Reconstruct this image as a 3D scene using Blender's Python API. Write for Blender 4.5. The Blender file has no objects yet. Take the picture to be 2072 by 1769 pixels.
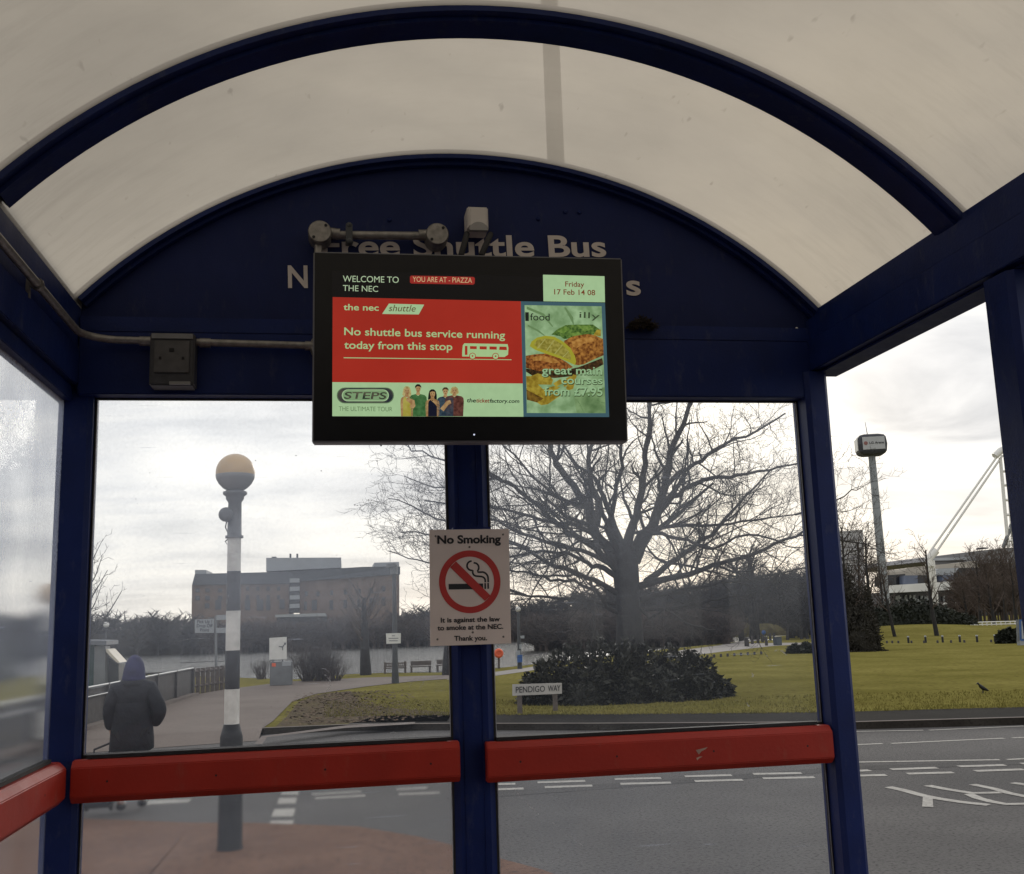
import bpy, bmesh, math, random
from math import radians, sin, cos, pi, sqrt
from mathutils import Vector, Matrix
V = Vector
SC = bpy.context.scene
COL = SC.collection
random.seed(7)

# ------------------------------------------------------------------ camera
CX, CY, FPX, H = 1036.0, 884.5, 2115.175, 1.75
RIGHT = V((0.98579692, -0.16498312, -0.03138464))
DOWN = V((-0.00176464, 0.17669196, -0.98426461))
FWD = V((0.16793246, 0.97034041, 0.17389125))
EYE = V((0, 0, H))
cam_d = bpy.data.cameras.new("camera"); cam = bpy.data.objects.new("camera", cam_d); COL.objects.link(cam)
cam_d.sensor_width = 36; cam_d.lens = FPX / 2072 * 36; cam_d.clip_start = .05; cam_d.clip_end = 3000
m = Matrix.Identity(4)
for i in range(3):
    m[i][0] = RIGHT[i]; m[i][1] = -DOWN[i]; m[i][2] = -FWD[i]; m[i][3] = EYE[i]
cam.matrix_world = m
SC.camera = cam

# ------------------------------------------------------------------ sky, sun, exposure
SUN_EL, SUN_AZ = radians(14), radians(20)
w = bpy.data.worlds.new("World"); SC.world = w; w.use_nodes = True
nt = w.node_tree; N = nt.nodes; Lk = nt.links
for n in list(N): N.remove(n)
out = N.new('ShaderNodeOutputWorld'); bg = N.new('ShaderNodeBackground'); Lk.new(bg.outputs[0], out.inputs[0])
sky = N.new('ShaderNodeTexSky'); sky.sky_type = 'NISHITA'; sky.sun_disc = False
sky.sun_elevation = SUN_EL; sky.sun_rotation = SUN_AZ
tc = N.new('ShaderNodeTexCoord'); sp = N.new('ShaderNodeSeparateXYZ'); Lk.new(tc.outputs['Generated'], sp.inputs[0])
def mnode(op, a, b=None, c=None, clamp=False):
    n = N.new('ShaderNodeMath'); n.operation = op; n.use_clamp = clamp
    for i, x in enumerate((a, b, c)):
        if x is None: continue
        if isinstance(x, (int, float)): n.inputs[i].default_value = x
        else: Lk.new(x, n.inputs[i])
    return n.outputs[0]
zc = mnode('ADD', mnode('MAXIMUM', sp.outputs[2], 0.0), 0.11)
cb = N.new('ShaderNodeCombineXYZ')
Lk.new(mnode('DIVIDE', sp.outputs[0], zc), cb.inputs[0]); Lk.new(mnode('DIVIDE', sp.outputs[1], zc), cb.inputs[1])
n1 = N.new('ShaderNodeTexNoise'); n1.inputs['Scale'].default_value = .95; n1.inputs['Detail'].default_value = 7
n1.inputs['Roughness'].default_value = .52; n1.inputs['Distortion'].default_value = .5
mp = N.new('ShaderNodeMapping'); mp.inputs['Location'].default_value = (3.1, 1.7, 0); mp.inputs['Scale'].default_value = (.8, 1.25, 1)
Lk.new(cb.outputs[0], mp.inputs[0]); Lk.new(mp.outputs[0], n1.inputs[0])
rp = N.new('ShaderNodeValToRGB'); e = rp.color_ramp.elements
e[0].position = .37; e[0].color = (5.9, 6.1, 6.5, 1); e[1].position = .60; e[1].color = (11.2, 11.0, 10.6, 1)
k = e.new(.48); k.color = (8.8, 8.85, 9.0, 1)
Lk.new(n1.outputs[0], rp.inputs[0])
hz = N.new('ShaderNodeMixRGB'); hz.inputs[2].default_value = (10.2, 9.7, 8.7, 1)      # warm pale band low over the horizon
Lk.new(mnode('MULTIPLY', mnode('SUBTRACT', 1.0, mnode('MULTIPLY', sp.outputs[2], 7.5, clamp=True), clamp=True), .6), hz.inputs[0])
Lk.new(rp.outputs[0], hz.inputs[1])
dt = N.new('ShaderNodeVectorMath'); dt.operation = 'DOT_PRODUCT'; Lk.new(tc.outputs['Generated'], dt.inputs[0]); dt.inputs[1].default_value = V((.352, .942, .14)).normalized()
gw = mnode('POWER', mnode('MAXIMUM', dt.outputs['Value'], 0.0), 110.0)          # thin cloud brightening round the hidden sun
ga = N.new('ShaderNodeMixRGB'); ga.blend_type = 'ADD'; ga.inputs[2].default_value = (4.5, 3.9, 2.7, 1); Lk.new(gw, ga.inputs[0]); Lk.new(hz.outputs[0], ga.inputs[1])
gr = N.new('ShaderNodeMixRGB'); gr.inputs[2].default_value = (1.2, 1.15, 1.0, 1)
Lk.new(mnode('LESS_THAN', sp.outputs[2], -0.02), gr.inputs[0]); dt2 = N.new('ShaderNodeVectorMath'); dt2.operation = 'DOT_PRODUCT'; Lk.new(tc.outputs['Generated'], dt2.inputs[0]); dt2.inputs[1].default_value = V((-.08, .98, .17)).normalized()
gb = N.new('ShaderNodeMixRGB'); gb.blend_type = 'ADD'; gb.inputs[2].default_value = (2.6, 2.5, 2.2, 1)      # second bright break in the cloud, low over the lake
Lk.new(mnode('POWER', mnode('MAXIMUM', dt2.outputs['Value'], 0.0), 60.0), gb.inputs[0]); Lk.new(ga.outputs[0], gb.inputs[1]); Lk.new(gb.outputs[0], gr.inputs[1])
mx = N.new('ShaderNodeMixRGB'); mx.inputs[0].default_value = .93
Lk.new(sky.outputs[0], mx.inputs[1]); Lk.new(gr.outputs[0], mx.inputs[2])
Lk.new(mx.outputs[0], bg.inputs[0]); bg.inputs[1].default_value = .1
sl = bpy.data.lights.new("sun", 'SUN'); sl.energy = .6; sl.angle = radians(14); sl.color = (1, .95, .86)
so = bpy.data.objects.new("sun", sl); COL.objects.link(so)
sd = V((sin(SUN_AZ) * cos(SUN_EL), cos(SUN_AZ) * cos(SUN_EL), sin(SUN_EL)))
so.rotation_euler = sd.to_track_quat('Z', 'Y').to_euler()
SC.view_settings.view_transform = 'Standard'; SC.view_settings.look = 'None'
SC.view_settings.exposure = 0; SC.view_settings.gamma = 1
try:
    SC.cycles.max_bounces = 14; SC.cycles.transparent_max_bounces = 24; SC.cycles.transmission_bounces = 10
    SC.cycles.sample_clamp_indirect = 6
except Exception: pass

# ------------------------------------------------------------------ where a pixel's ray meets a depth, a side plane or a level
def ray(x, y): return RIGHT * ((x - CX) / FPX) + DOWN * ((y - CY) / FPX) + FWD
def at(x, y, Y): r = ray(x, y); return EYE + r * (Y / r.y)
def atx(x, y, X): r = ray(x, y); return EYE + r * (X / r.x)
def gp(x, y, z=0.0): r = ray(x, y); return EYE + r * ((z - H) / r.z)
def lin(sx, sy, ox, oy): return lambda x, y: (ox + sx * x, oy + sy * y)
c6 = lin(.349, .349, 347.3, 887.5); c7 = lin(.4097, .4097, 810.3, 848.9); c21 = lin(.218, .218, 139, 1157.6)
c23 = lin(.1527, .1527, 987.8, 1196); c24 = lin(.1527, .1527, 1389, 1196); cA = lin(.3673, .3673, 1620.6, 1119)
cB = lin(.19926, .19926, 1659.2, 1080.4); cC = lin(.1396, .1396, 1813.5, 1080.4); cM = lin(.30535, .30535, 1605.1, 694.5)
cT = lin(.34266, .34266, 601.9, 385.85); cS = lin(.15705, .15705, 833.4, 1049.5); cD = lin(.4171, .4171, 138.9, 1543.4)
cL = lin(.1134, .1134, 169.8, 1265.6)

# ------------------------------------------------------------------ materials
def srgb(*c): return tuple(((x / 255) / 12.92 if x / 255 <= .04045 else ((x / 255 + .055) / 1.055) ** 2.4) for x in c)
MATS = {}
def mat(name, col, rough=.6, var=.25, scale=6, metal=0.0, bump=0.0, spec=.5, col2=None, detail=5, bscale=None, coat=0, wear=None):
    if name in MATS: return MATS[name]
    M = bpy.data.materials.new(name); M.use_nodes = True; t = M.node_tree; b = t.nodes['Principled BSDF']
    b.inputs['Roughness'].default_value = rough; b.inputs['Metallic'].default_value = metal
    b.inputs['Specular IOR Level'].default_value = spec; b.inputs['Coat Weight'].default_value = coat
    tc = t.nodes.new('ShaderNodeTexCoord'); nz = t.nodes.new('ShaderNodeTexNoise')
    nz.inputs['Scale'].default_value = scale; nz.inputs['Detail'].default_value = detail
    t.links.new(tc.outputs['Object'], nz.inputs[0])
    r = t.nodes.new('ShaderNodeValToRGB'); e = r.color_ramp.elements; e[0].position = .3; e[1].position = .7
    c2 = col2 or tuple(min(1, x * (1 + var)) for x in col); c1 = col if col2 else tuple(x * (1 - var) for x in col)
    e[0].color = (*c1, 1); e[1].color = (*c2, 1)
    t.links.new(nz.outputs[0], r.inputs[0]); t.links.new(r.outputs[0], b.inputs['Base Color'])
    if wear:                                     # dust streaks and small chips in the paint
        mpw = t.nodes.new('ShaderNodeMapping'); mpw.inputs['Scale'].default_value = (1, 1, .35); t.links.new(tc.outputs['Object'], mpw.inputs[0])
        w1 = t.nodes.new('ShaderNodeTexNoise'); w1.inputs['Scale'].default_value = 26; w1.inputs['Detail'].default_value = 6; w1.inputs['Roughness'].default_value = .7; t.links.new(mpw.outputs[0], w1.inputs[0])
        wr = t.nodes.new('ShaderNodeMapRange'); wr.inputs[1].default_value = .56; wr.inputs[2].default_value = .74; wr.inputs[4].default_value = .34; t.links.new(w1.outputs[0], wr.inputs[0])
        wm = t.nodes.new('ShaderNodeMixRGB'); wm.inputs[2].default_value = (*wear, 1); t.links.new(wr.outputs[0], wm.inputs[0]); t.links.new(r.outputs[0], wm.inputs[1]); t.links.new(wm.outputs[0], b.inputs['Base Color'])
        rr_ = t.nodes.new('ShaderNodeMapRange'); rr_.inputs[3].default_value = rough - .1; rr_.inputs[4].default_value = rough + .22; t.links.new(w1.outputs[0], rr_.inputs[0]); t.links.new(rr_.outputs[0], b.inputs['Roughness'])
    if bump:
        n2 = t.nodes.new('ShaderNodeTexNoise'); n2.inputs['Scale'].default_value = bscale or scale * 6; n2.inputs['Detail'].default_value = 4
        t.links.new(tc.outputs['Object'], n2.inputs[0])
        bp = t.nodes.new('ShaderNodeBump'); bp.inputs['Strength'].default_value = bump; bp.inputs['Distance'].default_value = .02
        t.links.new(n2.outputs[0], bp.inputs['Height']); t.links.new(bp.outputs[0], b.inputs['Normal'])
    MATS[name] = M; return M
def emit(name, col, s=1.0, col2=None, scale=60):
    if name in MATS: return MATS[name]
    M = bpy.data.materials.new(name); M.use_nodes = True; t = M.node_tree
    for n in list(t.nodes): t.nodes.remove(n)
    o = t.nodes.new('ShaderNodeOutputMaterial'); em = t.nodes.new('ShaderNodeEmission'); em.inputs[1].default_value = s * .86
    gl = t.nodes.new('ShaderNodeBsdfGlossy'); gl.inputs['Roughness'].default_value = .25
    mxs = t.nodes.new('ShaderNodeMixShader'); mxs.inputs[0].default_value = .03
    tc = t.nodes.new('ShaderNodeTexCoord'); nz = t.nodes.new('ShaderNodeTexNoise'); nz.inputs['Scale'].default_value = scale
    nz.inputs['Detail'].default_value = 5
    t.links.new(tc.outputs['Object'], nz.inputs[0])
    r = t.nodes.new('ShaderNodeValToRGB'); e = r.color_ramp.elements; e[0].position = .35; e[1].position = .65
    e[0].color = (*col, 1); e[1].color = (*(col2 or tuple(x * 1.06 for x in col)), 1)
    t.links.new(nz.outputs[0], r.inputs[0]); t.links.new(r.outputs[0], em.inputs[0])
    t.links.new(em.outputs[0], mxs.inputs[1]); t.links.new(gl.outputs[0], mxs.inputs[2]); t.links.new(mxs.outputs[0], o.inputs[0])
    MATS[name] = M; return M
def pane_mat(name, lo, hi, zlo, zhi, rough=0.0, refr=0.0, dirtcol=(.74, .82, .97), scr=.5, gloss=.22):
    """old polycarbonate: clear sheet with a film of dirt (thicker between zlo and zhi), scratches and gloss"""
    M = bpy.data.materials.new(name); M.use_nodes = True; t = M.node_tree; nn = t.nodes.new; L = t.links.new
    for n in list(t.nodes): t.nodes.remove(n)
    o = nn('ShaderNodeOutputMaterial'); tc = nn('ShaderNodeTexCoord'); geo = nn('ShaderNodeNewGeometry')
    sep = nn('ShaderNodeSeparateXYZ'); L(geo.outputs['Position'], sep.inputs[0])
    mr = nn('ShaderNodeMapRange'); mr.inputs[1].default_value = zlo; mr.inputs[2].default_value = zhi
    mr.inputs[3].default_value = lo; mr.inputs[4].default_value = hi; L(sep.outputs[2], mr.inputs[0])
    nz = nn('ShaderNodeTexNoise'); nz.inputs['Scale'].default_value = 2.6; nz.inputs['Detail'].default_value = 6; L(geo.outputs['Position'], nz.inputs[0])
    mm = nn('ShaderNodeMapRange'); mm.inputs[1].default_value = .3; mm.inputs[2].default_value = .7; mm.inputs[3].default_value = .55; mm.inputs[4].default_value = 1.5
    L(nz.outputs[0], mm.inputs[0])
    fine = nn('ShaderNodeTexNoise'); fine.inputs['Scale'].default_value = 110; fine.inputs['Detail'].default_value = 1; L(geo.outputs['Position'], fine.inputs[0])
    fm = nn('ShaderNodeMapRange'); fm.inputs[1].default_value = .35; fm.inputs[2].default_value = .65; fm.inputs[3].default_value = .9; fm.inputs[4].default_value = 1.1
    L(fine.outputs[0], fm.inputs[0])
    def mul(a, b):
        q = nn('ShaderNodeMath'); q.operation = 'MULTIPLY'; L(a, q.inputs[0])
        if isinstance(b, float): q.inputs[1].default_value = b
        else: L(b, q.inputs[1])
        return q.outputs[0]
    fac = mul(mul(mr.outputs[0], mm.outputs[0]), fm.outputs[0])
    # scratches: stretched, thresholded noise
    rot = nn('ShaderNodeMapping'); rot.inputs['Rotation'].default_value = (0, .9, 0); rot.inputs['Scale'].default_value = (4, 4, 90)
    L(geo.outputs['Position'], rot.inputs[0])
    sn = nn('ShaderNodeTexNoise'); sn.inputs['Scale'].default_value = 1.4; sn.inputs['Detail'].default_value = 2; L(rot.outputs[0], sn.inputs[0])
    sr = nn('ShaderNodeMapRange'); sr.inputs[1].default_value = .70; sr.inputs[2].default_value = .78; sr.inputs[3].default_value = 0; sr.inputs[4].default_value = scr * .3
    L(sn.outputs[0], sr.inputs[0])
    ad = nn('ShaderNodeMath'); ad.operation = 'ADD'; ad.use_clamp = True; L(fac, ad.inputs[0]); L(sr.outputs[0], ad.inputs[1])
    tr = nn('ShaderNodeBsdfTransparent'); tr.inputs[0].default_value = (.985, .988, .99, 1)
    clear = tr.outputs[0]
    if refr > 0:
        rf = nn('ShaderNodeBsdfRefraction'); rf.inputs['IOR'].default_value = 1.45; rf.inputs['Roughness'].default_value = rough
        rf.inputs[0].default_value = (.985, .988, .99, 1)
        mc = nn('ShaderNodeMixShader'); mc.inputs[0].default_value = refr; L(tr.outputs[0], mc.inputs[1]); L(rf.outputs[0], mc.inputs[2]); clear = mc.outputs[0]
    tl = nn('ShaderNodeBsdfTranslucent'); tl.inputs[0].default_value = (*dirtcol, 1)
    df = nn('ShaderNodeBsdfDiffuse'); df.inputs[0].default_value = (.4, .4, .4, 1)
    md = nn('ShaderNodeMixShader'); md.inputs[0].default_value = .12; L(tl.outputs[0], md.inputs[1]); L(df.outputs[0], md.inputs[2])
    m1 = nn('ShaderNodeMixShader'); L(ad.outputs[0], m1.inputs[0]); L(clear, m1.inputs[1]); L(md.outputs[0], m1.inputs[2])
    gl = nn('ShaderNodeBsdfGlossy'); gl.inputs['Roughness'].default_value = .03
    fr = nn('ShaderNodeFresnel'); fr.inputs[0].default_value = 1.45
    m2 = nn('ShaderNodeMixShader'); L(mul(fr.outputs[0], gloss), m2.inputs[0]); L(m1.outputs[0], m2.inputs[1]); L(gl.outputs[0], m2.inputs[2])
    L(m2.outputs[0], o.inputs[0]); MATS[name] = M; return M

NAVY = mat('navy_paint', (.006, .017, .098), .42, .16, 9, bump=.05, bscale=160, spec=.22, wear=(.09, .10, .13))
NAVYG = mat('navy_gable_paint', (.007, .015, .078), .6, .14, 5, bump=.05, bscale=220, spec=.25, wear=(.06, .065, .09))
RED = mat('red_paint', (.37, .022, .009), .46, .1, 7, bump=.04, bscale=120, spec=.4, wear=(.30, .10, .07))
GASK = mat('black_rubber', (.012, .012, .013), .7, .3, 30)
LETTER = mat('white_vinyl', (.62, .56, .52), .55, .06, 20)
GALV = mat('galvanised_steel', (.27, .255, .235), .45, .25, 60, metal=.6, bump=.05)
GREYPL = mat('grey_plastic', (.045, .045, .05), .5, .2, 40)
TVBLK = mat('black_gloss_plastic', (.006, .006, .007), .28, .2, 30, spec=.4)
TVGREY = mat('grey_bezel', (.22, .22, .23), .4, .1, 30)
SIGNW = mat('sign_white', (.74, .64, .58), .55, .05, 12)
SIGNR = mat('sign_red', (.50, .035, .03), .55, .08, 14)
SIGNK = mat('sign_black', (.015, .015, .018), .55, .2, 14)
WHITE = mat('white_paint', (.72, .71, .68), .5, .08, 6)
BLACK = mat('black_paint', (.009, .010, .014), .5, .2, 6)
BARK = mat('bark', (.022, .021, .022), .9, .3, 5, bump=.5, bscale=30)
TWIG = mat('twig_bark', (.036, .032, .030), .9, .3, 3)
BROWNTW = mat('brown_twigs', (.075, .055, .045), .9, .35, .5)
WOODTW = mat('grey_twigs', (.034, .032, .033), .9, .35, .2)
LAUREL = mat('laurel_leaf', (.011, .012, .008), .42, .4, 5, spec=.35, col2=(.032, .032, .021))
YEW = mat('dark_evergreen', (.018, .016, .012), .9, .4, 1, col2=(.034, .030, .022))
HEDGE = mat('hedge_leaf', (.010, .014, .009), .7, .4, 1, col2=(.022, .026, .015))
SHRUBB = mat('bare_shrub', (.05, .037, .032), .9, .3, 2)
TIMB = mat('weathered_timber', (.11, .09, .08), .8, .3, 8, bump=.2)
DTIMB = mat('dark_timber', (.05, .046, .047), .8, .3, 8, bump=.2)
STEELG = mat('grey_painted_steel', (.16, .17, .18), .5, .15, 4)
DARKG = mat('dark_grey_steel', (.045, .05, .055), .5, .2, 5)
BLUEP = mat('blue_paint', (.03, .10, .30), .5, .15, 5)
ORNG = mat('orange_plastic', (.75, .12, .04), .5, .12, 5)
YELL = mat('yellow_plastic', (.70, .48, .05), .5, .1, 5)

def ground_mat(name, a, b, c, s1, s2, rough=.9, bump=.3, bs=60, spec=.3):
    M = bpy.data.materials.new(name); M.use_nodes = True; t = M.node_tree; bb = t.nodes['Principled BSDF']; nn = t.nodes.new; L = t.links.new
    bb.inputs['Roughness'].default_value = rough; bb.inputs['Specular IOR Level'].default_value = spec
    geo = nn('ShaderNodeNewGeometry')
    A = nn('ShaderNodeTexNoise'); A.inputs['Scale'].default_value = s1; A.inputs['Detail'].default_value = 6; A.inputs['Roughness'].default_value = .6; L(geo.outputs['Position'], A.inputs[0])
    B = nn('ShaderNodeTexNoise'); B.inputs['Scale'].default_value = s2; B.inputs['Detail'].default_value = 3; L(geo.outputs['Position'], B.inputs[0])
    r = nn('ShaderNodeValToRGB'); e = r.color_ramp.elements; e[0].position = .34; e[0].color = (*a, 1); e[1].position = .66; e[1].color = (*b, 1)
    L(A.outputs[0], r.inputs[0])
    r2 = nn('ShaderNodeMapRange'); r2.inputs[1].default_value = .5; r2.inputs[2].default_value = .72; r2.inputs[4].default_value = .8; L(B.outputs[0], r2.inputs[0])
    mx = nn('ShaderNodeMixRGB'); L(r2.outputs[0], mx.inputs[0]); L(r.outputs[0], mx.inputs[1]); mx.inputs[2].default_value = (*c, 1)
    L(mx.outputs[0], bb.inputs['Base Color'])
    C = nn('ShaderNodeTexNoise'); C.inputs['Scale'].default_value = bs; C.inputs['Detail'].default_value = 3; L(geo.outputs['Position'], C.inputs[0])
    bp = nn('ShaderNodeBump'); bp.inputs['Strength'].default_value = bump; bp.inputs['Distance'].default_value = .02; L(C.outputs[0], bp.inputs['Height'])
    L(bp.outputs[0], bb.inputs['Normal']); MATS[name] = M; return M
ASPH = ground_mat('asphalt', (.092, .087, .086), (.145, .137, .133), (.022, .021, .021), .35, 34, .85, 1.0, 60)
DASPH = ground_mat('dark_asphalt', (.024, .022, .020), (.036, .033, .030), (.016, .015, .014), .8, 40, 1.0, .4, 80, .08)
BRICKP = ground_mat('red_paving', (.135, .068, .043), (.19, .102, .066), (.055, .030, .022), 1.1, 22, .85, .4, 60)
TARM = ground_mat('path_tarmac', (.155, .125, .108), (.20, .165, .145), (.12, .095, .082), .5, 30, .85, .3, 60)
LPATH = ground_mat('pale_path', (.26, .24, .22), (.34, .31, .29), (.22, .20, .19), .5, 30, .85, .2, 60)
GRASS = ground_mat('lawn_grass', (.165, .148, .040), (.245, .215, .066), (.115, .095, .034), .45, 7.5, 1.0, .9, 45, .0)
SOIL = ground_mat('leaf_litter', (.080, .054, .038), (.12, .092, .044), (.135, .12, .044), 1.2, 9, .95, .9, 50, .1)
KSHADE = ground_mat('kerb_shade_concrete', (.03, .026, .023), (.05, .044, .038), (.018, .016, .014), 2, 30, 1.0, .3, 60, .08)  # kerb concrete darkened so the upright face carries its shade in the colour
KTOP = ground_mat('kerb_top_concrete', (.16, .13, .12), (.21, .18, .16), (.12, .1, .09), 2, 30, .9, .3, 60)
LINEW = ground_mat('road_paint', (.36, .34, .31), (.46, .44, .40), (.17, .16, .155), 3, 26, .7, .3, 60)
LINEY = ground_mat('yellow_road_paint', (.34, .26, .09), (.40, .31, .12), (.22, .17, .1), 3, 20, .7, .3, 60)

def water_mat():
    M = bpy.data.materials.new('lake_water'); M.use_nodes = True; t = M.node_tree; b = t.nodes['Principled BSDF']; nn = t.nodes.new; L = t.links.new
    b.inputs['Base Color'].default_value = (.05, .05, .045, 1); b.inputs['Roughness'].default_value = .08; b.inputs['IOR'].default_value = 1.33
    b.inputs['Specular IOR Level'].default_value = .8
    geo = nn('ShaderNodeNewGeometry'); mp = nn('ShaderNodeMapping'); mp.inputs['Scale'].default_value = (.8, 3.2, 1); L(geo.outputs['Position'], mp.inputs[0])
    nz = nn('ShaderNodeTexNoise'); nz.inputs['Scale'].default_value = 2.2; nz.inputs['Detail'].default_value = 3; L(mp.outputs[0], nz.inputs[0])
    bp = nn('ShaderNodeBump'); bp.inputs['Strength'].default_value = .85; bp.inputs['Distance'].default_value = .09; L(nz.outputs[0], bp.inputs['Height']); L(bp.outputs[0], b.inputs['Normal'])
    return M
WATER = water_mat()
def roof_mat():
    M = bpy.data.materials.new('milky_polycarbonate'); M.use_nodes = True; t = M.node_tree; nn = t.nodes.new; L = t.links.new
    for n in list(t.nodes): t.nodes.remove(n)
    o = nn('ShaderNodeOutputMaterial'); geo = nn('ShaderNodeNewGeometry')
    A = nn('ShaderNodeTexNoise'); A.inputs['Scale'].default_value = 1.5; A.inputs['Detail'].default_value = 9; A.inputs['Roughness'].default_value = .6; L(geo.outputs['Position'], A.inputs[0])
    r = nn('ShaderNodeValToRGB'); e = r.color_ramp.elements; e[0].position = .3; e[0].color = (.43, .375, .30, 1); e[1].position = .7; e[1].color = (.56, .49, .395, 1); L(A.outputs[0], r.inputs[0])
    mp = nn('ShaderNodeMapping'); mp.inputs['Scale'].default_value = (1, .35, 1); L(geo.outputs['Position'], mp.inputs[0])
    S = nn('ShaderNodeTexNoise'); S.inputs['Scale'].default_value = 34; S.inputs['Detail'].default_value = 2; L(mp.outputs[0], S.inputs[0])
    sr = nn('ShaderNodeMapRange'); sr.inputs[1].default_value = .70; sr.inputs[2].default_value = .78; sr.inputs[4].default_value = .5; L(S.outputs[0], sr.inputs[0])
    mx = nn('ShaderNodeMixRGB'); L(sr.outputs[0], mx.inputs[0]); L(r.outputs[0], mx.inputs[1]); mx.inputs[2].default_value = (.20, .16, .12, 1)
    sz = nn('ShaderNodeSeparateXYZ'); L(geo.outputs['Position'], sz.inputs[0])                     # grime gathered towards the eaves
    ez = nn('ShaderNodeMapRange'); ez.inputs[1].default_value = 2.90; ez.inputs[2].default_value = 2.60; ez.inputs[3].default_value = .15; ez.inputs[4].default_value = 1.0; L(sz.outputs[2], ez.inputs[0])
    mp2 = nn('ShaderNodeMapping'); mp2.inputs['Scale'].default_value = (1.2, 7, 1.2); L(geo.outputs['Position'], mp2.inputs[0])
    S2 = nn('ShaderNodeTexNoise'); S2.inputs['Scale'].default_value = 2.6; S2.inputs['Detail'].default_value = 8; S2.inputs['Roughness'].default_value = .7; L(mp2.outputs[0], S2.inputs[0])
    s2r = nn('ShaderNodeMapRange'); s2r.inputs[1].default_value = .48; s2r.inputs[2].default_value = .72; s2r.inputs[4].default_value = .42; L(S2.outputs[0], s2r.inputs[0])
    mu = nn('ShaderNodeMath'); mu.operation = 'MULTIPLY'; L(ez.outputs[0], mu.inputs[0]); L(s2r.outputs[0], mu.inputs[1])
    mx3 = nn('ShaderNodeMixRGB'); L(mu.outputs[0], mx3.inputs[0]); L(mx.outputs[0], mx3.inputs[1]); mx3.inputs[2].default_value = (.22, .19, .15, 1); mx = mx3
    tl = nn('ShaderNodeBsdfTranslucent'); L(mx.outputs[0], tl.inputs[0])
    df = nn('ShaderNodeBsdfDiffuse'); L(mx.outputs[0], df.inputs[0])
    m1 = nn('ShaderNodeMixShader'); m1.inputs[0].default_value = .22; L(tl.outputs[0], m1.inputs[1]); L(df.outputs[0], m1.inputs[2])
    tr = nn('ShaderNodeBsdfTransparent'); tr.inputs[0].default_value = (.66, .60, .50, 1)
    m2 = nn('ShaderNodeMixShader'); m2.inputs[0].default_value = .25; L(m1.outputs[0], m2.inputs[1]); L(tr.outputs[0], m2.inputs[2])
    L(m2.outputs[0], o.inputs[0]); return M
ROOF = roof_mat()

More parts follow.
